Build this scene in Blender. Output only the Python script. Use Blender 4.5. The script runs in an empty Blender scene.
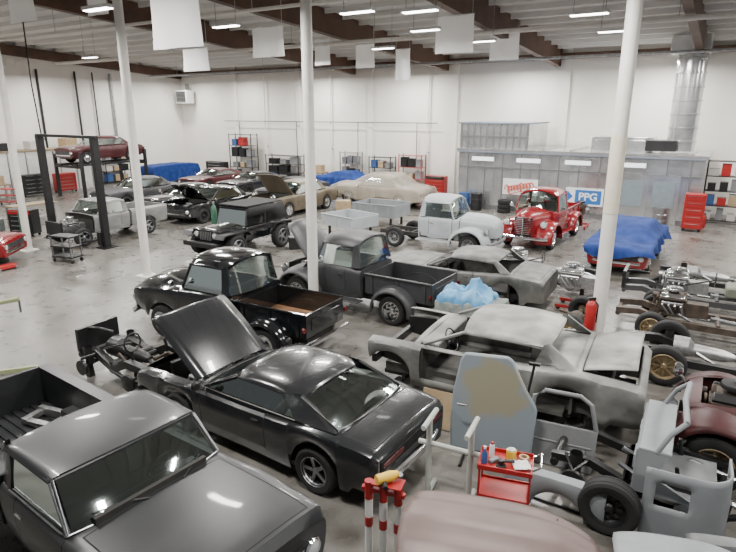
import bpy, bmesh, math, random
from mathutils import Vector, Matrix, noise
random.seed(7)
S = bpy.context.scene; COL = S.collection; PI = math.pi; R = math.radians
H = 5.0; PITCH = R(16); F = 574.0; SP = math.sin(PITCH); CP = math.cos(PITCH)
def at(px, py, z=0.0):
    u = (px-368)/F; v = (276-py)/F; t = (z-H)/(v*CP-SP)
    return Vector((u*t, t*(CP+v*SP), z))
D1 = Vector((-.852, .524, 0)).normalized(); D2 = Vector((.524, .852, 0)).normalized()
def room(s, d, z=0): return D1*s + D2*d + Vector((0, 0, z))
RB = math.degrees(math.atan2(-D1.y, -D1.x))       # local x to the right along the back wall, local y into the depth
SS = (1, -1); S4 = [(a, b) for a in SS for b in SS]
# ---------------------------------------------------------------- materials
MC = {}
def mat(name, c, rough=.5, metal=0.0, c2=None, scale=5.0, coat=0.0, bump=0.0, lo=.35, hi=.7, spec=.5, detail=5):
    if name in MC: return MC[name]
    m = bpy.data.materials.new(name); m.use_nodes = True; n = m.node_tree.nodes; l = m.node_tree.links
    b = n['Principled BSDF']; b.inputs['Base Color'].default_value = (*c, 1); b.inputs['Roughness'].default_value = rough
    b.inputs['Metallic'].default_value = metal; b.inputs['Coat Weight'].default_value = coat; b.inputs['Coat Roughness'].default_value = .05
    b.inputs['Specular IOR Level'].default_value = spec
    tc = n.new('ShaderNodeTexCoord'); nz = n.new('ShaderNodeTexNoise'); nz.inputs['Scale'].default_value = scale; nz.inputs['Detail'].default_value = detail
    l.new(tc.outputs['Object'], nz.inputs['Vector'])
    if c2 is None: c2 = tuple(min(1, x*1.12+.002) for x in c)
    cr = n.new('ShaderNodeValToRGB'); cr.color_ramp.elements[0].position = lo; cr.color_ramp.elements[1].position = hi
    cr.color_ramp.elements[0].color = (*c, 1); cr.color_ramp.elements[1].color = (*c2, 1)
    l.new(nz.outputs['Fac'], cr.inputs['Fac']); l.new(cr.outputs['Color'], b.inputs['Base Color'])
    if bump:
        bp = n.new('ShaderNodeBump'); bp.inputs['Strength'].default_value = bump; bp.inputs['Distance'].default_value = .02
        l.new(nz.outputs['Fac'], bp.inputs['Height']); l.new(bp.outputs['Normal'], b.inputs['Normal'])
    MC[name] = m; return m
def glassmat(name, tint, fr=1.75):
    m = bpy.data.materials.new(name); m.use_nodes = True; n = m.node_tree.nodes; l = m.node_tree.links
    n.remove(n['Principled BSDF']); o = n['Material Output']
    tr = n.new('ShaderNodeBsdfTransparent'); tr.inputs[0].default_value = (*tint, 1)
    gl = n.new('ShaderNodeBsdfGlossy'); gl.inputs['Roughness'].default_value = .05; gl.inputs['Color'].default_value = (.85, .95, .93, 1)
    f = n.new('ShaderNodeFresnel'); f.inputs[0].default_value = fr; mx = n.new('ShaderNodeMixShader')
    l.new(f.outputs[0], mx.inputs[0]); l.new(tr.outputs[0], mx.inputs[1]); l.new(gl.outputs[0], mx.inputs[2]); l.new(mx.outputs[0], o.inputs[0])
    MC[name] = m; return m
def emit(name, c, s):
    m = bpy.data.materials.new(name); m.use_nodes = True; b = m.node_tree.nodes['Principled BSDF']
    b.inputs['Base Color'].default_value = (*c, 1); b.inputs['Emission Color'].default_value = (*c, 1); b.inputs['Emission Strength'].default_value = s
    return m
def twoshader(name, kind, c, c2, fac):
    m = bpy.data.materials.new(name); m.use_nodes = True; n = m.node_tree.nodes; l = m.node_tree.links; b = n['Principled BSDF']; b.inputs['Base Color'].default_value = (*c, 1); b.inputs['Roughness'].default_value = .4
    t = n.new(kind); t.inputs[0].default_value = (*c2, 1); x = n.new('ShaderNodeMixShader'); x.inputs[0].default_value = fac; l.new(t.outputs[0], x.inputs[1]); l.new(b.outputs[0], x.inputs[2]); l.new(x.outputs[0], n['Material Output'].inputs[0]); return m
GLASS = glassmat('glass_clear', (.72, .8, .78), 2.3); GLASSD = glassmat('glass_tinted', (.66, .74, .72), 3.0)
PLAST = twoshader('clear_plastic_film', 'ShaderNodeBsdfTransparent', (.5, .45, .37), (1, 1, 1), .4)
BLACKP = mat('black_paint', (.005, .006, .007), .12, 0, coat=.7)
CHARP = mat('charcoal_paint', (.012, .013, .0145), .22, 0, coat=.5); SATIN = mat('satin_charcoal', (.017, .018, .0195), .36, 0, coat=.18)
DGREY = mat('dark_grey_primer', (.028, .029, .031), .46, 0, c2=(.042, .042, .046), scale=3)
DRUB = mat('rubber', (.010, .010, .010), .8); DINT = mat('dark_interior', (.028, .028, .026), .7); SEAM = mat('seam', (.004, .004, .004), .9)
UNDER = mat('under', (.018, .017, .016), .75, c2=(.032, .028, .024)); CHROME = mat('chrome', (.75, .76, .77), .12, 1.0); STEEL = mat('steel', (.4, .41, .42), .35, .9, c2=(.25, .25, .26), scale=9)
ALU = mat('cast_aluminium', (.5, .5, .5), .4, .8, c2=(.32, .32, .31), scale=14); GOLD = mat('gold_wheel', (.45, .35, .21), .35, .7, c2=(.36, .29, .19), scale=12)
SILV = mat('silver_paint', (.20, .20, .20), .3, .3, c2=(.27, .27, .265), scale=2); PRIM = mat('light_primer', (.32, .345, .37), .5, 0, c2=(.40, .42, .435), scale=2)
BARE = mat('bare_metal', (.135, .135, .13), .5, .3, c2=(.33, .33, .31), scale=1.8, lo=.36, hi=.64, detail=9); BARE2 = mat('bare_metal_dark', (.085, .088, .085), .5, .3, c2=(.2, .2, .188), scale=3)
REDP = mat('red_paint', (.20, .010, .013), .2, coat=.5); MARO = mat('maroon_paint', (.06, .012, .015), .3, coat=.3); MARD = mat('dull_maroon', (.034, .007, .008), .45, 0, c2=(.056, .015, .015), scale=3, spec=.3); TAN = mat('tan_paint', (.14, .115, .08), .35, .2); BEIGE = mat('beige_paint', (.26, .22, .17), .32, .15)
BROWNP = mat('brown_primer', (.105, .07, .064), .45, .1, c2=(.165, .118, .108), scale=1.5); GREYP = mat('grey_primer', (.15, .155, .16), .5, c2=(.215, .22, .225), scale=2)
GREYP2 = mat('pale_primer', (.19, .205, .22), .55, c2=(.25, .263, .272), scale=2); GRAIL = mat('grey_rail', (.07, .07, .072), .4, .3)
LENSR = mat('red_lens', (.075, .003, .004), .2); LENSW = mat('clear_lens', (.6, .62, .62), .1, .2); YEL = mat('yellow', (.65, .42, .04), .45)
WHITE = mat('white_paint', (.62, .62, .6), .5, c2=(.7, .7, .68)); REDT = mat('red_tool', (.32, .013, .013), .35); BLKM = mat('black_metal', (.013, .013, .014), .4, .2)
FRAME = mat('frame_black', (.014, .014, .014), .38, .2); RUSTF = mat('frame_rust', (.046, .034, .027), .6, .3, c2=(.105, .08, .06), scale=6)
BLUET = mat('blue_tarp', (.008, .026, .13), .75, c2=(.016, .045, .2), scale=3, bump=.3, spec=.2)
BLUEP = mat('blue_plastic', (.06, .23, .44), .4, c2=(.16, .4, .62), scale=4); BLANK = mat('grey_blanket', (.17, .19, .18), .9, c2=(.26, .28, .26), scale=8, bump=.3)
WOOD = mat('bed_wood', (.18, .09, .042), .4, c2=(.29, .16, .08), scale=3); CARD = mat('cardboard', (.33, .24, .135), .8, c2=(.4, .3, .18)); CARD2 = mat('carton_white', (.5, .48, .45), .7)
BLUEB = mat('blue_box', (.03, .08, .22), .5); GREENC = mat('green_steel', (.03, .10, .06), .4); BENCH = mat('bench_wood', (.22, .165, .105), .6, c2=(.29, .225, .14), scale=3)
# ---------------------------------------------------------------- mesh builder
class MB:
    def __init__(s): s.v = []; s.f = []; s.m = []
    def add(s, vs, fs, m=0):
        o = len(s.v); s.v += [tuple(v) for v in vs]
        for f in fs: s.f.append([i+o for i in f]); s.m.append(m)
        return s
    def box(s, c, d, m=0, rot=None, tz=1.0):
        x, y, z = d[0]/2, d[1]/2, d[2]/2
        vs = [Vector(p) for p in ((-x,-y,-z),(x,-y,-z),(x,y,-z),(-x,y,-z),(-x*tz,-y*tz,z),(x*tz,-y*tz,z),(x*tz,y*tz,z),(-x*tz,y*tz,z))]
        if rot: M = Matrix.Rotation(rot[2],3,'Z')@Matrix.Rotation(rot[1],3,'Y')@Matrix.Rotation(rot[0],3,'X'); vs = [M@v for v in vs]
        c = Vector(c); return s.add([v+c for v in vs], [(0,3,2,1),(4,5,6,7),(0,1,5,4),(1,2,6,5),(2,3,7,6),(3,0,4,7)], m)
    def tube(s, pts, r, n=8, m=0, cap=True):
        pts = [Vector(p) for p in pts]; rs = r if isinstance(r, (list, tuple)) else [r]*len(pts); rows = []
        for i, p in enumerate(pts):
            t = (pts[min(i+1, len(pts)-1)]-pts[max(i-1, 0)]).normalized()
            up = Vector((0,0,1)) if abs(t.z) < .9 else Vector((1,0,0))
            a = t.cross(up).normalized(); b = a.cross(t).normalized()
            rows.append([p+(a*math.cos(2*PI*(k+.5)/n)+b*math.sin(2*PI*(k+.5)/n))*rs[i] for k in range(n)])
        o = len(s.v); s.v += [tuple(v) for q in rows for v in q]
        for i in range(len(rows)-1):
            for k in range(n): s.f.append([o+i*n+k, o+i*n+(k+1)%n, o+(i+1)*n+(k+1)%n, o+(i+1)*n+k]); s.m.append(m)
        if cap: s.f.append([o+k for k in range(n)]); s.m.append(m); e = o+(len(rows)-1)*n; s.f.append([e+k for k in range(n)][::-1]); s.m.append(m)
        return s
    def lathe(s, prof, c=(0,0,0), ax='z', n=24, m=0):
        rows = []; c = Vector(c)
        for r, a in prof:
            q = []
            for k in range(n):
                x, y = r*math.cos(2*PI*k/n), r*math.sin(2*PI*k/n)
                q.append(c+(Vector((x,y,a)) if ax=='z' else Vector((x,a,y)) if ax=='y' else Vector((a,x,y))))
            rows.append(q)
        return s.grid(rows, m, True)
    def grid(s, rows, m=0, close=False):
        o = len(s.v); n = len(rows[0]); s.v += [tuple(v) for q in rows for v in q]
        for i in range(len(rows)-1):
            for k in range(n if close else n-1): s.f.append([o+i*n+k, o+i*n+(k+1)%n, o+(i+1)*n+(k+1)%n, o+(i+1)*n+k]); s.m.append(m)
        return s
    def poly(s, pts, m=0): return s.add(pts, [list(range(len(pts)))], m)
    def prism(s, pts, y0, y1, m=0):
        n = len(pts); vs = [(x,y0,z) for x,z in pts]+[(x,y1,z) for x,z in pts]
        return s.add(vs, [list(range(n)), list(range(2*n-1, n-1, -1))]+[(i,(i+1)%n,n+(i+1)%n,n+i) for i in range(n)], m)
    def xf(s, M): s.v = [tuple(M@Vector(v)) for v in s.v]; return s
    def mesh(s, name, mats, smooth=True, ang=38):
        me = bpy.data.meshes.new(name); me.from_pydata(s.v, [], s.f)
        for p, i in zip(me.polygons, s.m): p.material_index = i
        for m in (mats if isinstance(mats, (list, tuple)) else [mats]): me.materials.append(m)
        bm = bmesh.new(); bm.from_mesh(me); bmesh.ops.remove_doubles(bm, verts=bm.verts, dist=2e-4)
        bmesh.ops.recalc_face_normals(bm, faces=bm.faces); bm.to_mesh(me); bm.free()
        if smooth: me.shade_smooth(); me.set_sharp_from_angle(angle=R(ang))
        me.update(); return me
    def build(s, name, mats, parent=None, smooth=True, bevel=0, solid=0, loc=None, rot=None, ang=38):
        return link(name, s.mesh(name, mats, smooth, ang), parent, bevel, solid, loc, rot)
def parts(name, m, par, fn, seq, **k):
    for a in seq: fn(MB(), a).build(name, m, par, **k)
def link(name, me, parent=None, bevel=0, solid=0, loc=None, rot=None):
    o = bpy.data.objects.new(name, me); COL.objects.link(o)
    if parent: o.parent = parent
    if loc is not None: o.location = loc
    if rot is not None: o.rotation_euler = rot
    if solid: d = o.modifiers.new('thick', 'SOLIDIFY'); d.thickness = solid; d.offset = 0
    if bevel: d = o.modifiers.new('bev', 'BEVEL'); d.width = bevel; d.segments = 2; d.limit_method = 'ANGLE'
    return o
def tag(o, label, cat, group=None):
    o['label'] = label; o['category'] = cat
    if group: o['group'] = group
    return o
def thing(name, label, cat, pos, ang=0, group=None):
    o = bpy.data.objects.new(name, None); o.empty_display_size = .3; COL.objects.link(o)
    o.location = (pos[0], pos[1], pos[2] if len(pos) > 2 else 0); o.rotation_euler = (0, 0, R(ang)); return tag(o, label, cat, group)
def struct(name, mb, m, **k): o = mb.build(name, m, **k); o['kind'] = 'structure'; return o
def interp(ctrl, x):
    if x <= ctrl[0][0]: return ctrl[0][1:]
    if x >= ctrl[-1][0]: return ctrl[-1][1:]
    for i in range(len(ctrl)-1):
        a, b = ctrl[i], ctrl[i+1]
        if a[0] <= x <= b[0]: break
    h = b[0]-a[0]; t = (x-a[0])/h; out = []
    for k in range(1, len(a)):
        d = (b[k]-a[k])/h
        def tang(j):
            if j == 0 or j == len(ctrl)-1: return d
            d0 = (ctrl[j][k]-ctrl[j-1][k])/(ctrl[j][0]-ctrl[j-1][0]); d1 = (ctrl[j+1][k]-ctrl[j][k])/(ctrl[j+1][0]-ctrl[j][0])
            return 0 if d0*d1 <= 0 else 2*d0*d1/(d0+d1)
        m0, m1 = tang(i), tang(i+1)
        out.append(a[k]*(2*t**3-3*t*t+1)+b[k]*(3*t*t-2*t**3)+h*m0*(t**3-2*t*t+t)+h*m1*(t**3-t*t))
    return out
ROWS = [(.93,0),(.975,.25),(1,.6),(.998,.84),(.978,.95),(.93,1.0),(.83,1.25),(.815,1.3),(.6,1.66),(.3,1.92),(0,2)]
def shell(ctrl, arches, sill, bucket, edges=(), rows=ROWS, cap0=True, cap1=True, endlift=.1, wz=.34):
    x0, x1 = ctrl[0][0], ctrl[-1][0]; xs = set(); n = max(4, int((x1-x0)/.075))
    for i in range(n+1): xs.add(x0+(x1-x0)*i/n)
    for ax, ar in arches:
        for k in range(-8, 9): xs.add(ax+ar*math.sin(k/8*PI/2))
        xs.add(ax-ar-.004); xs.add(ax+ar+.004)
    for e in edges: xs.add(e-.007); xs.add(e+.007)
    q = []
    for x in sorted(x for x in xs if x0-1e-6 <= x <= x1+1e-6):
        if q and x-q[-1] < .004: continue
        q.append(x)
    nr = len(rows); secs = []
    for x in q:
        w, zs, zt = interp(ctrl, x); zl = sill
        if x > 1.95 or x < -1.95: zl += endlift
        for ax, ar in arches:
            if abs(x-ax) <= ar: zl = max(zl, wz+math.sqrt(max(0, ar*ar-(x-ax)**2)))
        zl = min(zl, zs-.04)
        hf = [(x, w*a, zl+b*(zs-zl) if b <= 1 else zs+(b-1)*(zt-zs)) for a, b in rows]
        secs.append(hf+[(p[0], -p[1], p[2]) for p in hf[-2::-1]])
    D = {}
    for i in range(len(q)-1):
        xm = (q[i]+q[i+1])/2
        for k in range(2*nr-2):
            side = 1 if k < nr-1 else -1; kk = k if side == 1 else 2*nr-3-k
            b = bucket(xm, kk, side)
            if b is None: continue
            mi = 1 if b == 'seam' else 0
            if b == 'seam': b = 'body'
            D.setdefault(b, MB()).poly([secs[i][k], secs[i][k+1], secs[i+1][k+1], secs[i+1][k]], mi)
    if cap0: D.setdefault('body', MB()).poly(secs[0])
    if cap1: D.setdefault('body', MB()).poly(secs[-1])
    return D
# ---------------------------------------------------------------- wheels, engine, small vehicle parts
WC = {}
def wheel(par, x, y, z=None, Rr=.335, hw=.11, style='steel', name='wheel', steer=0, tilt=0):
    z = Rr if z is None else z
    k = (Rr, hw)
    if k not in WC:
        mb = MB(); mb.lathe([(.60*Rr,-.8*hw),(.66*Rr,-.95*hw),(.88*Rr,-hw),(.97*Rr,-.82*hw),(Rr,-.5*hw),(.985*Rr,-.48*hw),(.985*Rr,-.4*hw),(Rr,-.38*hw),(Rr,.38*hw),(.985*Rr,.4*hw),(.985*Rr,.48*hw),(Rr,.5*hw),(.97*Rr,.82*hw),(.88*Rr,hw),(.66*Rr,.95*hw),(.60*Rr,.8*hw)], ax='y', n=32)
        WC[k] = mb.mesh('wheel', DRUB)
    k2 = (Rr, hw, style)
    if k2 not in WC:
        mb = MB(); mb.lathe([(.1,-.2*hw),(.58*Rr,-.6*hw),(.64*Rr,-.9*hw),(.62*Rr,-.92*hw)], ax='y', n=28, m=1)
        mb.lathe([(.64*Rr,.93*hw),(.60*Rr,.9*hw),(.56*Rr,.35*hw),(.5*Rr,.1*hw),(.02,.05*hw)], ax='y', n=28, m=1 if style == 'mag' else 0)
        mb.lathe([(.0,.72*hw),(.10*Rr,.68*hw),(.17*Rr,.5*hw),(.20*Rr,.1*hw)], ax='y', n=20)
        if style in ('mag', 'gold'):
            mb.lathe([(.66*Rr,.92*hw),(.62*Rr,.98*hw),(.57*Rr,.6*hw)], ax='y', n=28)
            for i in range(5 if style == 'mag' else 8):
                a = 2*PI*i/(5 if style == 'mag' else 8); mb.box((.36*Rr*math.cos(a), .42*hw, .36*Rr*math.sin(a)), (.42*Rr, .3*hw, .15*Rr if style == 'mag' else .07*Rr), rot=(0,-a,0))
        elif style == 'cap': mb.lathe([(0,1.0*hw),(.2*Rr,.95*hw),(.4*Rr,.7*hw),(.46*Rr,.35*hw)], ax='y', n=24)
        else:
            for i in range(8): a = 2*PI*i/8; mb.box((.36*Rr*math.cos(a), .22*hw, .36*Rr*math.sin(a)), (.16*Rr,.25*hw,.1*Rr), m=1, rot=(0,-a,0))
        MM = {'steel': [BLKM, DRUB], 'cap': [CHROME, BLKM], 'mag': [STEEL, BLKM], 'gold': [GOLD, BLKM], 'grey': [GREYP, BLKM], 'chrome': [CHROME, BLKM]}[style]
        WC[k2] = mb.mesh('rim', MM)
    o = link(name, WC[k], par, loc=(x, y, z), rot=(tilt, 0, (0 if y >= 0 else PI)+steer)); link('rim', WC[k2], o); return o
def engine(par, x, y, z, cover=CHROME, block=None, s=1.0, cleaner=True, name='engine'):
    mb = MB(); mb.box((0,0,.1),(.56,.34,.3)); mb.box((0,0,-.1),(.5,.24,.16)); mb.box((-.5,0,.03),(.5,.3,.32), tz=.9); mb.box((0,.17,.27),(.52,.16,.12),rot=(R(-40),0,0)); mb.box((0,-.17,.27),(.52,.16,.12),rot=(R(40),0,0))
    mb.box((0,0,.32),(.42,.2,.1)); mb.box((0,0,.4),(.2,.16,.08)); mb.lathe([(0,.0),(.1,.0),(.1,.04),(0,.04)],(.3,0,.02),'x',18); mb.lathe([(0,.0),(.07,.0),(.07,.04),(0,.04)],(.3,.08,.24),'x',18); mb.tube([(.3,-.2,.22),(.45,-.2,.22)],.06,10)
    M = Matrix.Translation((x,y,z))@Matrix.Scale(s,4); e = mb.xf(M).build(name, block or ALU, par, bevel=.012)
    for sy in SS:
        MB().box((0,.21*sy,.33),(.5,.13,.07),rot=(R(-40*sy),0,0)).xf(M).build('valve_cover', cover, e, bevel=.02)
        h = MB(); h.tube([(.22,.3*sy,.18),(-.22,.3*sy,.18)],.035,6)
        for i in range(4): h.tube([(.2-.13*i,.26*sy,.2),(.2-.13*i,.36*sy,.14),(.05-.1*i,.36*sy,-.06)],.025,6)
        h.xf(M).build('exhaust_header', STEEL, e)
    if cleaner: MB().lathe([(0,.52),(.03,.52),(.04,.5),(.17,.49),(.18,.47),(.18,.43),(.1,.42),(0,.42)],n=24).xf(M).build('air_cleaner', cover, e)
    return e
def bumper(par, x, w, z, d, m=None, h=.11, bow=.13):
    rows = []
    for i in range(19):
        t = -1+2*i/18; y = w*t; xx = x-d*bow*abs(t)**3
        rows.append([(xx-.02*d,y,z-h/2),(xx+.035*d,y,z-h*.35),(xx+.045*d,y,z),(xx+.035*d,y,z+h*.35),(xx-.02*d,y,z+h/2)])
    mb = MB().grid(rows); mb.poly(rows[0]); mb.poly(rows[-1]); return mb.build('bumper', m or CHROME, par)
def headlight(par, x, y, z, r=.085, d=1, ring=None):
    o = MB().lathe([(0,-.09),(r*.8,-.08),(r*1.25,-.03),(r*1.25,.01),(r*1.05,.03),(r,.012)],(0,0,0),'x',20).build('headlight', ring or CHROME, par, loc=(x,y,z), rot=(0,0,0 if d > 0 else PI))
    MB().lathe([(r*1.02,.012),(r*.7,.03),(.0,.038)],(0,0,0),'x',20).build('lens', LENSW, o); return o
def steering(par, x, y, z):
    mb = MB(); pts = [(0,.19*math.cos(a*2*PI/20),.19*math.sin(a*2*PI/20)) for a in range(21)]
    mb.tube(pts,.014,6); mb.box((0,0,0),(.02,.36,.03)); mb.box((0,0,0),(.03,.09,.09)); mb.tube([(0,0,0),(.35,0,-.05)],.02,6)
    mb.xf(Matrix.Translation((x,y,z))@Matrix.Rotation(R(25),4,'Y')); mb.build('steering_wheel', BLKM, par)
def seat(par, x, w, z, m, back=.5):
    mb = MB(); mb.box((x+.05,0,z+.08),(.5,w*2,.18)); mb.box((x-.26,0,z+.1+back/2),(.16,w*2,back),rot=(0,R(-12),0)); mb.build('seat', m, par, bevel=.04)
def mirrors(par, x, y, z, m):
    for sy in SS: MB().tube([(x,sy*(y-.03),z-.08),(x,sy*(y+.09),z)],.012,6).lathe([(0,-.03),(.055,-.025),(.075,.02),(.07,.025),(0,.02)],(x,sy*(y+.12),z+.03),'x',16).build('side_mirror', m, par)
def gh(par, p, paint, glass=GLASS, trim=None, windows=True):
    xa,xb,xc,xd,xe,xf,wb,wr,zb,zr,cr = [p[k] for k in ('xa','xb','xc','xd','xe','xf','wb','wr','zb','zr','cr')]
    zb2 = p.get('zb2', zb); ze = zr-cr-.05; bow = p.get('bow', .1); ed = p.get('ed', 1); wq = p.get('wq', wb+.015); rd = p.get('rd', 0)
    mb = MB(); nx, ny = 16, 20; rows = []
    for i in range(nx+1):
        s = -1+2*i/nx; x = (xb+xc)/2+(xb-xc)/2*(-s); q = []; dz = rd*max(0,s)**2
        q.append((x, wr+.05, ze-.012-dz)); q.append((x, wr+.045, ze+.012-dz))
        for k in range(ny+1):
            t = 1-2*k/ny; z = zr-cr*(t*t)*.5-cr*.5*abs(t)**7-ed*(.028*s*s+.025*abs(s)**6)-dz
            bx = bow*.6*(1-t*t)*(1 if s < 0 else -1)*abs(s)**2
            q.append((x+bx, (wr+.02)*t*(1-.03*s**4), z))
        q.append((x, -wr-.045, ze+.012-dz)); q.append((x, -wr-.05, ze-.012-dz)); rows.append(q)
    mb.grid(rows)
    for sy in SS:
        mb.tube([(xa-.02,sy*wb,zb),(xb-.03,sy*(wr+.015),ze+.01)],.029,6)
        n = 10; A, B = [], []                                  # rear quarter panel, curved into the shoulder
        for j in range(n+1):
            f = j/n; g = f*f*.35+f*.65; y = (wr+.04)+(wq-wr-.04)*(f*.55+.45*f**3); z = ze+.012+(zb2-.012-ze)*f
            x1 = xf+(xe-xf)*g; x2 = xc-.02+(xd-xc+.02)*f
            A.append([(x1+(x2-x1)*h,sy*(y-.03*h*h),z+(.06*(1-f)-rd*(1-f))*h) for h in (0,.2,.4,.6,.8,1)]); B.append([(a,b-sy*.05,c) for a,b,c in A[-1]])
        mb.grid(A); mb.grid(B); mb.grid([[a[-1] for a in A],[b[-1] for b in B]]); mb.grid([[a[0] for a in A],[b[0] for b in B]])
        mb.tube([(xb,sy*(wr+.025),ze),(xf,sy*(wr+.025),ze-rd*.1)],.024,6)
    mb.tube([(xc+.02-bow*.5*(1-(t/4)**2),wr*.98*t/4,zr-rd-cr*(t/4)**2-.065) for t in range(-4,5)],.035,6); mb.tube([(xb-.02+bow*.6*(1-(t/4)**2),wr*.98*t/4,zr-cr*(t/4)**2-.065) for t in range(-4,5)],.035,6)
    mb.build('roof', paint, par, ang=55)
    if not windows: return
    def pane(x0,x1,w0,w1,z0,z1,bw):
        rows = []
        for j in range(7):
            f = j/6; rows.append([(x0+(x1-x0)*f+bw*(1-t*t)*(1-.4*f),(w0+(w1-w0)*f)*t,z0+(z1-z0)*f+(cr*.9*(1-t*t))*f*.7+.03*math.sin(PI*f)) for t in [-1+2*k/10 for k in range(11)]])
        return MB().grid(rows)
    wg = max(wb-.05,wq-.1)
    pane(xa,xb,wb-.03,wr-.02,zb,zr-cr-.04,bow).build('windshield', glass, par)
    pane(xd,xc,wg,wr-.02,zb2,zr-rd-cr-.04,-bow*.7).build('rear_window', glass, par)
    if trim:
        T = [-1+2*k/10 for k in range(11)]; tr = .012 if trim is CHROME else .009
        MB().tube([(xb+.02,wr+.01,ze+.02),(xa+.01,wb+.01,zb+.01)]+[(xa+bow*(1-t*t),-wb*t,zb+.012) for t in T]+[(xa+.01,-wb-.01,zb+.01),(xb+.02,-wr-.01,ze+.02)],tr,6).build('window_trim', trim, par)
        MB().tube([(xc-.03,wr+.015,ze+.06-rd)]+[(xd-bow*.7*(1-t*t),-wg*t,zb2+.02) for t in T]+[(xc-.03,-wr-.015,ze+.06-rd)],tr,6).build('window_trim', trim, par)
        for sy in SS: MB().tube([(xb+.01,sy*(wr+.04),ze),(xa,sy*(wb+.02),zb+.01),(xa-.1,sy*(wb+.03),zb+.005),(xe,sy*(wq+.01),zb2+.005)],.01,6).build('window_trim', trim, par)
    for sy in SS:
        MB().poly([(xa-.06,sy*wb,zb),(xb-.05,sy*(wr+.015),ze),(xf,sy*(wr+.015),ze),(xe,sy*(wq-.02),zb2)]).build('side_window', glass, par)
MUSCLE = dict(ctrl=[(-2.36,.875,.835,.87),(-2.31,.905,.89,.925),(-1.95,.94,.94,.985),(-1.4,.96,.965,1.01),(-.9,.945,.93,.98),(0,.925,.885,.93),(.9,.925,.885,.945),(1.5,.945,.885,.955),(2.1,.935,.86,.925),(2.31,.92,.82,.88),(2.37,.89,.77,.83)],
    arches=[(1.37,.40),(-1.37,.41)], sill=.23, hood=(.98,2.27), trunk=(-2.25,-1.78), cabin=(-1.68,.84), door=(-.52,.80), fx=2.37, rx=-2.36, lamp=.72, track=.80, wR=.335, wx=1.37,
    g=dict(xa=.80,xb=.17,xc=-1.0,xd=-1.70,xe=-1.06,xf=-.68,wb=.80,wr=.69,zb=.935,zb2=.98,zr=1.355,cr=.085,wq=.87,rd=.04))
SHELLSPEC = dict(MUSCLE, trunk=(-2.25,-1.56), cabin=(-1.46,.84), g=dict(MUSCLE['g'],xc=-1.07,xd=-1.49,xe=-1.24,xf=-1.0,wr=.715,zr=1.36,cr=.09,rd=.03,wq=.85))
SEDAN = dict(ctrl=[(-2.6,.72,.78,.84),(-2.5,.84,.90,.96),(-1.9,.92,1.02,1.06),(-1.2,.94,1.0,1.06),(0,.94,.98,1.03),(.9,.94,.98,1.06),(1.6,.94,.98,1.06),(2.2,.92,.94,1.02),(2.45,.86,.86,.93)],
    arches=[(1.5,.39),(-1.5,.38)], sill=.26, hood=(1.05,2.35), trunk=(-2.45,-1.75), cabin=(-1.55,.92), door=(-.2,.86), fx=2.45, rx=-2.6, lamp=.8, track=.8, wR=.35, wx=1.5,
    g=dict(xa=.86,xb=.3,xc=-.95,xd=-1.6,xe=-1.25,xf=-1.0,wb=.79,wr=.66,zb=1.04,zb2=1.05,zr=1.56,cr=.09))
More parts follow.
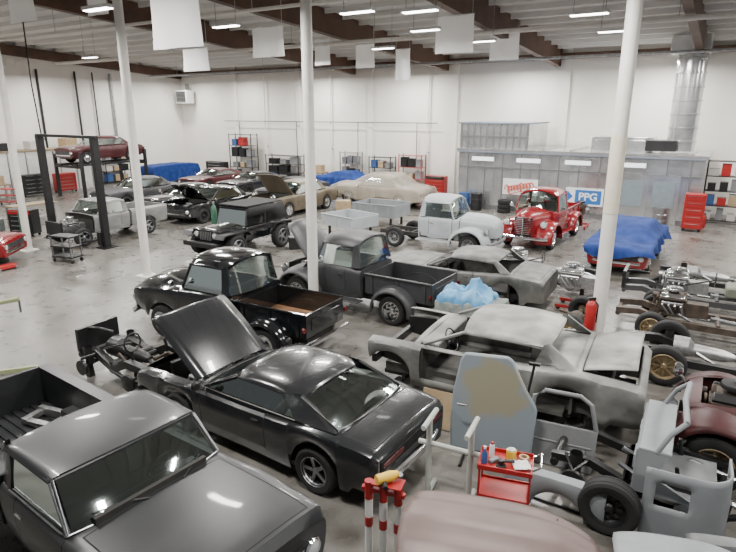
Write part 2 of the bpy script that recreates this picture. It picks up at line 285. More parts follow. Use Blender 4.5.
def car(name, label, pos, ang, spec, paint, hood='closed', trunk='closed', near=True, far=True, glass=GLASS, windows=True, style='steel', trim=CHROME, chrome=None, group=None, seats=None, hang=52, tang=28, front=True, cut=None, cat='car', sc=1.0, lights=True, wheels=True, cart=False):
    t = thing(name, label, cat, pos, ang, group); t.scale = (sc,)*3
    h0, h1 = spec['hood']; k0, k1 = spec['trunk']; c0, c1 = spec['cabin']; d0, d1 = spec['door']
    def bk(x, k, s):
        if cut is not None and x > cut: return None
        for e in (d0, d1):
            if abs(x-e) < .0071 and 1 <= k <= 4: return 'seam'
        if c0 < x < c1 and k >= 6: return None
        for (a, b, nm) in ((h0, h1, 'hood'), (k0, k1, 'trunk_lid')):
            if a-.0071 < x < b+.0071:
                if k == 6 or (k >= 6 and (abs(x-a) < .0071 or abs(x-b) < .0071)): return 'seam' if (nm == 'hood' and hood == 'closed') or (nm == 'trunk_lid' and trunk == 'closed') else 'body' if k == 6 else None
                if k >= 7: return None if (nm == 'hood' and hood == 'none') or (nm == 'trunk_lid' and trunk == 'none') else nm
        if d0 < x < d1 and 1 <= k <= 4: return ('door_l' if near else None) if s > 0 else ('door_r' if far else None)
        return 'body'
    D = shell(spec['ctrl'], spec['arches'], spec['sill'], bk, (d0, d1, h0, h1, k0, k1), cap1=cut is None, wz=spec['wR'])
    if hood == 'open' and 'hood' in D: D['hood'].xf(Matrix.Translation((h0,0,.97))@Matrix.Rotation(R(-hang),4,'Y')@Matrix.Translation((-h0,0,-.95)))
    if trunk == 'open' and 'trunk_lid' in D: D['trunk_lid'].xf(Matrix.Translation((k1,0,1.02))@Matrix.Rotation(R(tang),4,'Y')@Matrix.Translation((-k1,0,-.99)))
    for n, mb in D.items():
        o = mb.build('door' if n.startswith('door') else n, [paint, SEAM], t, solid=.016 if (n == 'hood' and hood == 'open') or (n == 'trunk_lid' and trunk == 'open') else .02 if cut else 0)
        if n.startswith('door'):
            sy = 1 if n == 'door_l' else -1; w, zs, zt = interp(spec['ctrl'], d0+.15)
            MB().box((d0+.16, sy*(w+.005), zs-.1),(.13,.03,.025)).build('door_handle', chrome or CHROME, o, bevel=.006)
    x0 = spec['rx']+.15; x1 = (cut or spec['fx'])-.15; sl = spec['sill']
    fl = MB(); fl.box(((x0+x1)/2,0,sl+.1),(x1-x0,1.18,.16)); fl.box(((c0+c1)/2,0,sl+.06),(c1-c0-.2,1.68,.06))
    if hood == 'closed' and cut is None: fl.box(((h0+h1)/2,0,.5),(h1-h0-.1,1.1,.4))
    if trunk == 'closed': fl.box(((k0+k1)/2,0,.55),(max(.2,k1-k0-.1),1.1,.4))
    fl.box((c0+.02,0,.57),(.04,1.45,.6)); fl.box((c1+.02,0,.57),(.05,1.6,.6))
    if cut: fl.box((spec['rx']+.9,0,.6),(.9,1.1,.62))
    fl.build('floor_pan', UNDER if not cut else mat('bare_floor',(.05,.048,.044),.7,c2=(.10,.096,.088),scale=4), t)
    if cut:
        MB().box((c1+.1,0,.6),(.05,1.62,.62)).box((c1+.04,0,.6),(.12,.5,.3)).build('firewall', paint, t, bevel=.02); MB().box((c0+.26,0,.95),(.6,1.5,.03)).build('parcel_shelf', paint, t)
        parts('inner_fender', FRAME, t, lambda b,sy: b.prism([(1.0,.4),(1.0,.84),(cut-.05,.8),(cut-.05,.5)],sy*.6,sy*.64), SS); MB().box((cut-.06,0,.55),(.08,1.7,.14)).build('radiator_support', FRAME, t)
    if hood == 'open':
        engine(t,1.55,0,.45); MB().box((2.1,0,.62),(.08,.8,.42)).build('radiator',BLKM,t)
    g = spec['g']
    gh(t, g, paint, glass, trim, windows)
    MB().box((c1-.1,0,g['zb']-.1),(.32,1.42,.2)).build('dashboard', DINT if not cut else paint, t, bevel=.03)
    steering(t, c1-.35, .36, g['zb']-.03)
    if seats is not None: seat(t,-.1,.62,sl+.12,seats,.56); seat(t,-.85,.6,sl+.15,seats,.48)
    if wheels:
        for sx, sy in S4: wheel(t, sx*spec['wx'], sy*spec['track'], None, spec['wR'], .115, style)
    if cart:
        mb = MB(); [mb.box((0,sy*.5,.2),(3.2,.07,.07)) for sy in SS]; [mb.box((x,0,.2),(.07,1.3,.07)) for x in (-1.4,0,1.2)]; mb.build('body_cart', BLKM, t)
        parts('caster', DRUB, t, lambda b,a: b.lathe([(0,-.03),(.085,-.03),(.085,.03),(0,.03)],(a[0]*1.3,a[1]*.6,.085),'y',14), S4)
    if front and cut is None:
        fx = spec['fx']; bumper(t, fx+.03, .88, spec['sill']+.24, 1, chrome)
        gr = MB(); gr.box((fx+.0,0,.64),(.03,1.3,.17))
        for i in range(5): gr.box((fx+.016,0,.575+.033*i),(.012,1.28,.008),1)
        gr.build('grille', [SEAM, STEEL], t)
        if lights:
            for sy in SS: headlight(t, fx+.01, sy*spec['lamp'], .65, .08, 1)
    rx = spec['rx']
    if lights:
        bumper(t, rx-.03, .9, spec['sill']+.24, -1, CHROME); MB().box((rx-.005,0,.72),(.02,1.62,.15)).build('tail_panel', SEAM, t, bevel=.005)
        if windows: mirrors(t, c1-.12, .9, 1.0, chrome or CHROME)
        for sy in SS: MB().box((rx-.014,sy*.53,.72),(.02,.50,.075)).build('taillight', LENSR, t, bevel=.006)
    return t
def fender(par, ax, zc, y0, y1, rf, rr, rz, paint, a0=-8, a1=188, drop=.2):
    rows = []
    for i in range(25):
        a = R(a0+(a1-a0)*i/24); c, s = math.cos(a), math.sin(a); rx = rf if c > 0 else rr; q = []
        for j in range(9):
            b = j/8*PI/2; y = y0+(y1-y0)*math.sin(b); f = 1-drop*(1-math.cos(b)); q.append((ax+rx*f*c, y, zc+rz*f*s))
        q.append((ax+rx*(1-drop-.03)*c, y1-.0, zc+rz*(1-drop-.03)*s)); rows.append(q)
    return MB().grid(rows).build('fender', paint, par, solid=.012, ang=60)
def bed(par, x0, x1, w, z0, z1, paint, floor, tail=True):
    for sy in SS:
        mb = MB(); mb.box(((x0+x1)/2,sy*w,(z0+z1)/2),(x1-x0,.03,z1-z0)); mb.tube([(x0,sy*(w+.015),z1),(x1,sy*(w+.015),z1)],.03,8)
        for i in range(3): xx = x0+(x1-x0)*(.1+.4*i); mb.box((xx,sy*(w+.025),(z0+z1)/2-.02),(.07,.03,z1-z0-.06))
        mb.build('bed_side', paint, par)
    MB().box((x1,0,(z0+z1)/2),(.03,2*w,z1-z0)).build('bed_front', paint, par)
    if tail: mb = MB(); mb.box((x0,0,(z0+z1)/2),(.04,2*w,z1-z0)); mb.box((x0-.025,0,(z0+z1)/2),(.012,1.5*w,(z1-z0)*.5)); mb.build('tailgate', paint, par, bevel=.008)
    mb = MB(); n = 8; pw = 2*(w-.02)/n
    for i in range(n):
        y = -w+.02+pw*(i+.5); mb.box(((x0+x1)/2,y,z0+.03),(x1-x0-.03,pw-.02,.03)); mb.box(((x0+x1)/2,y+pw/2,z0+.045),(x1-x0-.03,.024,.012),1)
    mb.build('bed_floor', [floor, STEEL if floor is WOOD else floor], par)
PK = {
 'fifties': dict(ctrl=[(-.58,.84,1.20,1.24),(0,.87,1.21,1.26),(.90,.89,1.18,1.34),(1.5,.93,1.14,1.34),(2.0,.93,1.09,1.28),(2.26,.89,1.02,1.18),(2.36,.80,.92,1.06)], arch=[(1.42,.43)], sill=.42, hood=(1.02,2.24), door=(-.15,.84), cabin=(-.52,.86), wx=1.42, wR=.36,
    g=dict(xa=.78,xb=.56,xc=-.43,xd=-.55,xe=-.36,xf=-.34,wb=.80,wr=.70,zb=1.23,zr=1.97,cr=.16,bow=.18)),
 'sixties': dict(ctrl=[(-.66,.92,1.13,1.16),(0,.95,1.14,1.17),(.9,.97,1.15,1.19),(1.6,.98,1.15,1.19),(2.1,.98,1.13,1.18),(2.33,.97,1.10,1.15),(2.4,.95,1.0,1.06)], arch=[(1.45,.43)], sill=.45, hood=(.92,2.28), door=(-.25,.80), cabin=(-.6,.81), wx=1.45, wR=.36,
    g=dict(xa=.80,xb=.46,xc=-.52,xd=-.64,xe=-.40,xf=-.38,wb=.87,wr=.795,zb=1.16,zr=1.66,cr=.03,bow=.09,ed=.4))}
def pickup(name, label, pos, ang, style, paint, hood='closed', floor=UNDER, front=True, wheelstyle='steel', chrome=CHROME, seats=DINT, glass=GLASS, trim=None, bedon=True, sc=1.0, mirror=True, tall=False, tx=None, rx=None):
    t = thing(name, label, 'pickup truck', pos, ang); t.scale = (sc,)*3; fc = paint
    if style == 'old':
        wR = .36
        D = shell([(-.52,.76,1.16,1.22),(0,.80,1.20,1.24),(.7,.79,1.20,1.24),(1.0,.70,1.18,1.26)], [], .45, lambda x,k,s: None if (-.44 < x < .85 and k >= 6) else ('seam' if 1 <= k <= 4 and (abs(x+.1) < .0071 or abs(x-.78) < .0071) else ('door_l' if s > 0 else 'door_r') if -.1 < x < .78 and 1 <= k <= 4 else 'body'), (-.1,.78))
        for n, mb in D.items():
            o = mb.build('door' if n.startswith('door') else 'cab', [paint, SEAM], t)
            if n.startswith('door'): MB().box((.02,(.81 if n == 'door_l' else -.81),1.02),(.12,.03,.025)).build('door_handle', chrome, o)
        hc = [(1.02,.60,1.14,1.36),(1.6,.48,1.14,1.34),(2.0,.38,1.12,1.30),(2.1,.33,1.08,1.24),(2.14,.27,1.02,1.16)] if tall else [(1.02,.66,1.16,1.36),(1.5,.60,1.14,1.36),(1.98,.50,1.10,1.30),(2.18,.42,1.03,1.20),(2.25,.3,.97,1.08)]
        hd = shell(hc, [], .56 if tall else .62, lambda x,k,s: None if (hood == 'open' and k < 3) else 'body', wz=.36, endlift=0)['body']
        if hood == 'open': hd.xf(Matrix.Translation((1.02,0,1.27))@Matrix.Rotation(R(-48),4,'Y')@Matrix.Translation((-1.02,0,-1.25))); engine(t,1.5,0,.62)
        hd.build('hood', paint, t)
        gh(t, dict(xa=.84,xb=.66,xc=-.38,xd=-.50,xe=-.27,xf=-.26,wb=.75,wr=.64,zb=1.22,zr=1.95,cr=.18,bow=.07), paint, glass, None)
        for sy in SS:
            fender(t,1.42,.34,sy*.40,sy*.95,.68,.82,.66,fc); MB().box((.1,sy*.80,.40),(1.3,.26,.04)).build('running_board', fc, t, bevel=.015)
            headlight(t,1.98,sy*.64,.92 if tall else .86,.10,1, chrome); wheel(t,1.42,sy*.76,None,wR,.1,wheelstyle)
        mb = MB()
        if tall:
            for i in range(11): w = .19+.022*i if i < 7 else .34-.025*(i-6); mb.tube([(2.17-.05*(k/3)**2,w*k/3,.52+.06*i) for k in range(-3,4)],.017,6)
            mb.tube([(2.2,0,.5),(2.19,0,1.18)],.02,6); mb.prism([(2.0,.48),(2.13,.48),(2.13,1.12),(2.0,1.12)],-.30,.30,1)
        else:
            for i in range(6): mb.tube([(2.10-.09*abs(k/4)**2*1.2,(.52-.02*i)*k/4,.56+.075*i) for k in range(-4,5)],.02,6)
            mb.box((1.98,0,.74),(.04,.9,.45),1)
        mb.build('grille', [chrome, SEAM], t); MB().box((1.95,0,.5),(.2,1.2,.14)).build('front_apron',fc,t,bevel=.03); bumper(t,2.26,.86,.46,1,chrome); tx = tx or -2.4
        if mirror: mirrors(t,.8,.8,1.3,chrome)
    else:
        p = PK[style]; wR = p['wR']; h0,h1 = p['hood']; d0,d1 = p['door']; c0,c1 = p['cabin']
        def bk(x,k,s):
            if not front and x > 1.0: return None
            if (abs(x-d0) < .0071 or abs(x-d1) < .0071) and 1 <= k <= 4: return 'seam'
            if c0 < x < c1 and k >= 6: return None
            if h0-.0071 < x < h1+.0071:
                if k == 6 or (k > 6 and (abs(x-h0) < .0071 or abs(x-h1) < .0071)): return 'seam'
                if k >= 7: return 'hood'
            if d0 < x < d1 and 1 <= k <= 4: return 'door_l' if s > 0 else 'door_r'
            return 'body'
        D = shell(p['ctrl'], p['arch'], p['sill'], bk, (d0,d1,h0,h1), cap1=front, wz=wR)
        for n, mb in D.items():
            o = mb.build('door' if n.startswith('door') else ('cab' if n == 'body' else n), [paint, SEAM], t)
            if n.startswith('door'): sy = 1 if n == 'door_l' else -1; w = interp(p['ctrl'],d0+.1)[0]; MB().box((d0+.13,sy*(w+.005),1.0),(.13,.03,.028)).build('door_handle', chrome, o, bevel=.006)
        gh(t, p['g'], paint, glass, trim)
        if mirror: mirrors(t,d1-.05,.94,p['g']['zb']+.12,chrome)
        fx = p['ctrl'][-1][0]; tx = tx or (-2.35 if style == 'fifties' else -3.0)
        if front:
            bumper(t,fx+.06,.92,.5,1,chrome,.14); mb = MB(); mb.box((fx+.0,0,.74),(.03,1.2,.24))
            for i in range(4): mb.box((fx+.02,0,.66+.055*i),(.02,1.18,.018),1)
            mb.build('grille', [SEAM, chrome], t)
            for sy in SS: headlight(t,fx+.015,sy*.72,.76,.09,1,chrome); MB().tube([(p['g']['xa']+.14,sy*.2+.1,p['g']['zb']+.03),(p['g']['xa']+.05,sy*.42+.1,p['g']['zb']+.08),(p['g']['xa'],sy*.62,p['g']['zb']+.1)],.012,5).build('wiper', BLKM, t)
            fl = MB(); fl.box((1.5,0,.62),(1.3,1.15,.4)); fl.build('engine_bay', UNDER, t)
        else:
            engine(t,1.45,0,.62); MB().box((2.1,0,.75),(.1,1.0,.5)).build('radiator', BLKM, t)
        for sy in SS: wheel(t,p['wx'],sy*.8,None,wR,.115,wheelstyle)
    ch = MB()
    for sy in SS: ch.box((-.1,sy*.42,.46),(4.3,.08,.14))
    ch.box((.2,0,.5),(1.3,1.5,.06)); ch.box((-.44,0,.8),(.04,1.5,.6)); ch.box((.86,0,.85),(.05,1.3,.8)); ch.box((1.42,0,.42),(.12,1.4,.1)); ch.box((-2.2,0,.46),(.08,.9,.1)); ch.box((-1.0,0,.46),(.08,.9,.1)); ch.build('chassis', UNDER, t)
    seat(t,-.05,.62,.62,seats,.6); MB().box((.72,0,1.08),(.2,1.3,.2)).build('dashboard', paint, t, bevel=.03); steering(t,.48,.36,1.15)
    rx = rx or (-1.45 if style != 'sixties' else -1.7)
    for sy in SS: wheel(t,rx,sy*.76 if style != 'sixties' else sy*.8,None,wR,.115,wheelstyle)
    MB().tube([(rx,-.7,.36),(rx,.7,.36)],.06,8).build('rear_axle', UNDER, t)
    if not bedon: return t
    if style == 'sixties':
        D = shell([(tx,.92,1.15,1.16),(tx+.1,.95,1.17,1.18),(-.75,.95,1.17,1.18)], [(rx,.43)], .48, lambda x,k,s: ('l' if s > 0 else 'r') if k <= 5 else None, cap0=False, cap1=False, wz=wR, endlift=0)
        for q in D.values(): q.build('bed_side', paint, t)
        for sy in SS: mb = MB(); mb.box(((tx-.75)/2,sy*.74,.88),(-.75-tx,.03,.55)); mb.box(((tx-.75)/2,sy*.805,1.165),(-.75-tx,.17,.02)); mb.box((rx,sy*.64,.70),(.85,.2,.24)); mb.build('bed_liner', paint, t)
        mb = MB(); mb.box((-.75,0,.87),(.04,1.8,.6)); [mb.box((-.775,-.6+.24*q,.87),(.03,.1,.5)) for q in range(6)]; mb.build('bed_front', paint, t); MB().box((tx,0,.87),(.05,1.74,.6)).build('tailgate', paint, t, bevel=.01)
        mb = MB(); mb.box(((tx-.75)/2,0,.57),(-.75-tx,1.5,.04))
        for i in range(11): mb.box(((tx-.75)/2,-.65+.13*i,.602),(-.85-tx,.06,.03))
        mb.build('bed_floor', floor, t)
        for sy in SS: MB().box((tx-.03,sy*.86,.85),(.03,.09,.22)).build('taillight', LENSR, t, bevel=.006)
    else:
        bed(t,tx,-.62,.66,.62,1.1,paint,floor)
        for sy in SS:
            fender(t,rx,.34,sy*.64,sy*.94,.62,.62,.60,fc); MB().lathe([(.0,-.05),(.05,-.04),(.055,0),(0,.0)],(tx-.0,sy*.74,.82),'x',12).build('taillight', LENSR, t)
        bumper(t,tx-.1,.75,.5,-1,chrome,.1,.04)
    return t
def chassis(name, label, pos, ang, L=4.2, m=FRAME, eng=None, front=True, rear=True, tank=False, style='gold', z=.42, cover=CHROME, wR=.33, fa=1.4, ra=-1.4, ex=None, rad=0, w=.075, legs=False, trans=False):
    t = thing(name, label, 'vehicle chassis', pos, ang)
    for sy in SS:
        MB().tube([(L/2,sy*.36,z+.06),(L/2-.5,sy*.36,z+.1),(L/2-1.0,sy*.42,z-.05),(-L/2+1.1,sy*.48,z-.05),(-L/2+.7,sy*.46,z+.14),(-L/2,sy*.46,z+.08)],w,4).build('frame_rail', m, t)
        mb = MB(); mb.tube([(fa,sy*.3,z-.06),(fa,sy*.68,wR-.02)],.045,6); mb.tube([(fa-.15,sy*.36,z+.12),(fa,sy*.64,z+.06),(fa+.15,sy*.36,z+.12)],.03,6); mb.lathe([(.08,-.03),(.08,.3)],(fa,sy*.48,z-.05),'z',12); mb.lathe([(0,-.03),(.15,-.03),(.15,.02),(0,.02)],(fa,sy*.66,wR),'y',20)
        mb.build('front_suspension', m, t); MB().tube([(ra+.65,sy*.52,z-.05),(ra+.3,sy*.52,z-.13),(ra,sy*.52,z-.14),(ra-.3,sy*.52,z-.1),(ra-.6,sy*.52,z+.05)],.045,6).build('leaf_spring', m, t)
        MB().lathe([(0,-.05),(.16,-.05),(.16,.0),(.05,.02),(0,.04)],(ra,sy*.68,wR),'y',18).build('brake_drum', STEEL if ex is None else m, t)
        MB().tube([(ra+.1,sy*.4,wR),(ra+.18,sy*.38,z+.35)],[.035,.025],8).build('shock_absorber', REDT if tank else BLKM, t)
        MB().tube([(fa-.5,sy*.2,z+.1),(fa-.9,sy*.25,z-.08),(ra+.4,sy*.28,z-.1),(ra,sy*.3,z+.12),(ra-.5,sy*.3,z)],.035,8).build('exhaust_pipe', ex or STEEL, t)
    for x in (L/2-.05,L/2-.95,.1,-L/2+1.0,-L/2+.05): MB().tube([(x,-.46,z),(x,.46,z)],.055,8).build('crossmember', m, t)
    MB().tube([(ra,-.7,wR),(ra,.7,wR)],.055,8).lathe([(0,-.17),(.13,-.1),(.18,0),(.13,.1),(0,.14)],(ra,0,wR),'x',16).build('rear_axle', m, t)
    MB().tube([(fa,-.62,z-.1),(fa,.62,z-.1)],.03,6).build('tie_rod', STEEL, t)
    if eng: engine(t,fa-.35,0,z+.18,cover,eng)
    if eng or trans: MB().tube([(fa-1.15,0,z+.05),(ra+.1,0,wR)],.045,8).build('drive_shaft', STEEL, t)
    if trans: MB().tube([(fa-.1,0,z+.12),(fa-.35,0,z+.12),(fa-.45,0,z+.08),(fa-.95,0,z+.06),(fa-1.15,0,z+.05)],[.2,.2,.13,.12,.07],14).build('transmission', ALU if ex is None else m, t)
    if tank: MB().box((-.45,0,z+.24),(.8,.62,.3)).build('fuel_tank', mat('tank_olive',(.16,.17,.13),.5), t, bevel=.06)
    if rad:
        mb = MB(); mb.box((L/2-.02,0,z+.28),(.08,.9,.46)); mb.tube([(L/2-.05,.2,z+.48),(L/2-.3,.15,z+.5),(L/2-.6,.05,z+.45)],.03,8); mb.build('radiator',BLKM,t)
        MB().tube([(fa-.1,.3,z+.15),(fa-1.2,.38,z+.55)],.02,6).lathe([(.17,-.012),(.19,0),(.17,.012),(.155,0),(.17,-.012)],(fa-1.2,.38,z+.55),'x',20).build('steering_wheel',BLKM,t)
    if legs: parts('stand_leg',m,t,lambda b,a:b.box((a[0]*(L/2-.25),a[1]*.42,z/2-.01),(.12,.12,z-.02),tz=.6),S4)
    for sy in SS:
        if front: wheel(t,fa,sy*.78,None,wR,.12,style)
        if rear: wheel(t,ra,sy*.78,None,wR,.12,style)
    return t
# ================================================================ room
mf = bpy.data.materials.new('concrete_floor'); mf.use_nodes = True; n = mf.node_tree.nodes; l = mf.node_tree.links; b = n['Principled BSDF']
tc = n.new('ShaderNodeTexCoord'); n1 = n.new('ShaderNodeTexNoise'); n1.inputs['Scale'].default_value = .35; n1.inputs['Detail'].default_value = 8; n1.inputs['Roughness'].default_value = .65
n2 = n.new('ShaderNodeTexNoise'); n2.inputs['Scale'].default_value = 2.5; n2.inputs['Detail'].default_value = 6
cr = n.new('ShaderNodeValToRGB'); e = cr.color_ramp.elements; e[0].position = .32; e[0].color = (.085,.080,.071,1); e[1].position = .7; e[1].color = (.205,.194,.175,1)
mx = n.new('ShaderNodeMath'); mx.operation = 'MULTIPLY_ADD'; mx.inputs[1].default_value = .45; l.new(n2.outputs['Fac'], mx.inputs[0]); mm = n.new('ShaderNodeMath'); mm.operation = 'MULTIPLY'; mm.inputs[1].default_value = .55
l.new(tc.outputs['Object'], n1.inputs['Vector']); l.new(tc.outputs['Object'], n2.inputs['Vector']); l.new(n1.outputs['Fac'], mm.inputs[0]); l.new(mm.outputs[0], mx.inputs[2]); l.new(mx.outputs[0], cr.inputs[0])
n3 = n.new('ShaderNodeTexNoise'); n3.inputs['Scale'].default_value = .9; n3.inputs['Detail'].default_value = 4; l.new(tc.outputs['Object'], n3.inputs['Vector']); c3 = n.new('ShaderNodeValToRGB'); c3.color_ramp.elements[0].position = .30; c3.color_ramp.elements[0].color = (.42,.39,.35,1); c3.color_ramp.elements[1].position = .46; c3.color_ramp.elements[1].color = (1,1,1,1); l.new(n3.outputs['Fac'], c3.inputs[0])
mm2 = n.new('ShaderNodeMix'); mm2.data_type = 'RGBA'; mm2.blend_type = 'MULTIPLY'; mm2.inputs[0].default_value = 1; l.new(cr.outputs[0], mm2.inputs[6]); l.new(c3.outputs[0], mm2.inputs[7]); l.new(mm2.outputs[2], b.inputs['Base Color'])
rr = n.new('ShaderNodeMapRange'); rr.inputs['To Min'].default_value = .16; rr.inputs['To Max'].default_value = .44; l.new(n2.outputs['Fac'], rr.inputs['Value']); l.new(rr.outputs[0], b.inputs['Roughness']); b.inputs['Specular IOR Level'].default_value = .5
WALL = mat('wall_white', (.70,.675,.63), .85, c2=(.75,.725,.68), scale=.6); CEIL = mat('ceiling_white', (.66,.65,.63), .9, c2=(.71,.70,.68), scale=.5); GLU = mat('glulam', (.06,.028,.016), .6, c2=(.105,.052,.03), scale=1.2)
COLM = mat('column_white', (.68,.655,.61), .5, c2=(.74,.715,.68)); GALV = mat('galvanised', (.50,.505,.51), .22, .8, c2=(.70,.705,.71), scale=1.6)
SW = 38.6; WD = 33.7; CZ = 8.3; SR = -16; SL = .062; SA = -math.atan(SL)
def zc(d): return CZ+SL*(WD-d)
def dof(p): return p[0]*D2.x+p[1]*D2.y
rot = (0,0,R(RB))
fl = MB(); fl.box((-(SW+SR)/2,WD/2-3,-.05),(SW-SR+.4,WD+6.4,.1)); o = struct('floor', fl, mf, rot=rot)
ym = WD/2-3; ce = MB(); ce.box((-(SW+SR)/2,ym,zc(ym)+.1),(SW-SR+.4,WD+6.4,.2),rot=(SA,0,0))
for i in range(28): y = WD-1-1.3*i; ce.box((-(SW+SR)/2,y,zc(y)-.1),(SW-SR,.1,.2))
struct('ceiling', ce, CEIL, rot=rot)
struct('wall_back', MB().box((-(SW+SR)/2,WD+.1,CZ/2),(SW-SR+.4,.2,CZ)), WALL, rot=rot)
y0 = 8; wl = MB(); wl.add([(-SW-.2,y0,0),(-SW,y0,0),(-SW,WD,0),(-SW-.2,WD,0),(-SW-.2,y0,zc(y0)),(-SW,y0,zc(y0)),(-SW,WD,CZ),(-SW-.2,WD,CZ)],[(0,3,2,1),(4,5,6,7),(0,1,5,4),(1,2,6,5),(2,3,7,6),(3,0,4,7)]); struct('wall_left', wl, WALL, rot=rot)
i = 1
cols = [Vector((-12.7,20.95,0)), Vector((-7.0,17.52,0)), Vector((-1.4,14.08,0)), Vector((4.46,10.47,0))]
ym = WD/2-2
for k, c in enumerate(cols):
    h = zc(dof(c))-.98
    mb = MB(); mb.lathe([(.13,0),(.13,h)],n=20); mb.box((0,0,.01),(.5,.5,.02)); mb.box((0,0,h-.02),(.35,.6,.04))
    if k == 3: mb.lathe([(.135,3.2),(.135,4.6)],n=20,m=1)
    struct('trim_%d' % i, mb, [COLM, mat('column_stripe',(.66,.62,.5),.5)], loc=c, rot=rot); i += 1
    s = c.dot(D1); struct('trim_%d' % i, MB().box((-s,ym,zc(ym)-.5),(.32,WD+4,.92),rot=(SA,0,0)), GLU, rot=rot); i += 1
for s in (26.5,20.5,14.5,8.0,32.5,2.0):
    struct('trim_%d' % i, MB().box((-s,WD-.06,CZ/2),(.35,.16,CZ)), WALL, rot=rot); i += 1
struct('trim_%d' % i, MB().box((-SW/2,WD-.15,CZ-.45),(SW,.3,.3)), GLU, rot=rot); i += 1
ym = WD/2+4; struct('trim_%d' % i, MB().box((-SW+.15,ym,zc(ym)-.5),(.3,WD-8,.6),rot=(SA,0,0)), GLU, rot=rot); i += 1
def rthing(name,label,cat,s,d,z=0,group=None): return thing(name,label,cat,room(s,d,z),RB,group)
for s, d, lab in ((16.2,WD-.25,'thin white pipe running up the back wall above the shelf of red tins'),(23.6,WD-.25,'thin white pipe on the back wall behind the tan open-hood car'),(29.5,WD-.25,'thin white pipe on the back wall near the corner shelving')):
    c = rthing('wall_pipe',lab,'pipe',s,d,0); MB().tube([(0,0,.0),(0,0,7.4)],.05,8).build('pipe', COLM, c); MB().box((0,.08,2.5),(.16,.12,.1)).build('bracket', STEEL, c)
for d, r, lab in ((24.6,.07,'dark conduit pipe on the left wall, third from the corner'),(18.5,.06,'dark conduit pipe on the left wall farthest from the corner'),(27.3,.1,'grey drain pipe on the left wall by the corner'),(22.0,.08,'dark conduit pipe on the left wall above the middle of the white unit'),(25.9,.05,'thinnest dark conduit pipe on the left wall')):
    c = rthing('wall_pipe',lab,'pipe',SW-.14,d,0); MB().tube([(0,0,0),(0,0,7.6)],r,8).build('pipe', STEEL if r > .09 else BLKM, c); MB().box((-.06,0,3.3),(.1,.2,.12)).build('bracket', STEEL, c)
c = rthing('wall_pipe','long dark air line running level along the back wall','pipe',24.5,WD-.35,4.3); MB().tube([(-9,0,0),(9,0,0)],.025,8).build('pipe',BLKM,c); parts('drop_line',BLKM,c,lambda b,x:b.tube([(x,0,0),(x,0,-2.6)],.025,6),(-7.5,-2,3.2,7.6))
for d, r, lab in ((29.5,.07,'ceiling pipe crossing under the beams nearest the back wall'),(22.5,.09,'ceiling pipe crossing under the roof above the off-road vehicle'),(16.0,.06,'ceiling pipe crossing under the roof nearest the camera')):
    c = rthing('ceiling_pipe',lab,'pipe',14,d,zc(d)-1.1); MB().tube([(-23,0,0),(23,0,0)],r,8).build('pipe', STEEL if d > 29 else COLM, c); parts('hanger',STEEL,c,lambda b,x:b.tube([(x,0,0),(x,0,1.05)],.012,5),(-20,-12,-4,4,12,20))
# ================================================================ ceiling lights & banners
EM = emit('tube_glow', (1,.98,.95), 14)
LP = [(98,10,'ceiling light at the upper left corner above the tall left column'),(226,27,'ceiling light just right of the largest white banner'),(357,13,'ceiling light at top centre, right of the middle column'),(90,58,'small far ceiling light above the maroon car on the lift'),(383,49,'far ceiling light between the two smallest banners'),(425,31,'far ceiling light left of the banner near the beam'),(482,42,'far ceiling light beside the banner nearest the paint booth'),(589,15,'ceiling light left of the right column, nearer one'),(614,32,'ceiling light left of the right column, farther one'),(420,12,'ceiling light at the top edge, above the light grey pickup')]
for px, py, lab in LP:
    p = at(px,py,7.4); t = thing('ceiling_light',lab,'light',(p.x,p.y,7.4),RB,'fluorescent ceiling lights'); up = zc(dof(p))-7.4
    MB().box((0,0,.06),(1.0,.24,.08)).build('housing', WHITE, t); MB().box((0,0,.01),(.92,.19,.03)).build('diffuser', EM, t)
    parts('hanger', STEEL, t, lambda b,x: b.tube([(x,0,.1),(x,0,up)],.01,6), (-.4,.4))
def lamp(p, e, sx=1.4, sy=.35):
    d = bpy.data.lights.new('lamp','AREA'); d.shape = 'RECTANGLE'; d.size = sx; d.size_y = sy; d.energy = e; d.color = (1,.975,.935)
    o = bpy.data.objects.new('lamp', d); COL.objects.link(o); o.location = p; o.rotation_euler = (0,0,R(RB))
for s in (-4,3,10,17,24,31,36):
    for d in (3.5,9.5,15.5,21.5,27.5,31.5):
        p = room(s,d,7.2)
        if d < 9 and s > 26: continue
        lamp(p, 300 if s > 30 else 470)
BAN = twoshader('banner_cloth', 'ShaderNodeBsdfTranslucent', (.86,.86,.85), (.95,.95,.94), .45)
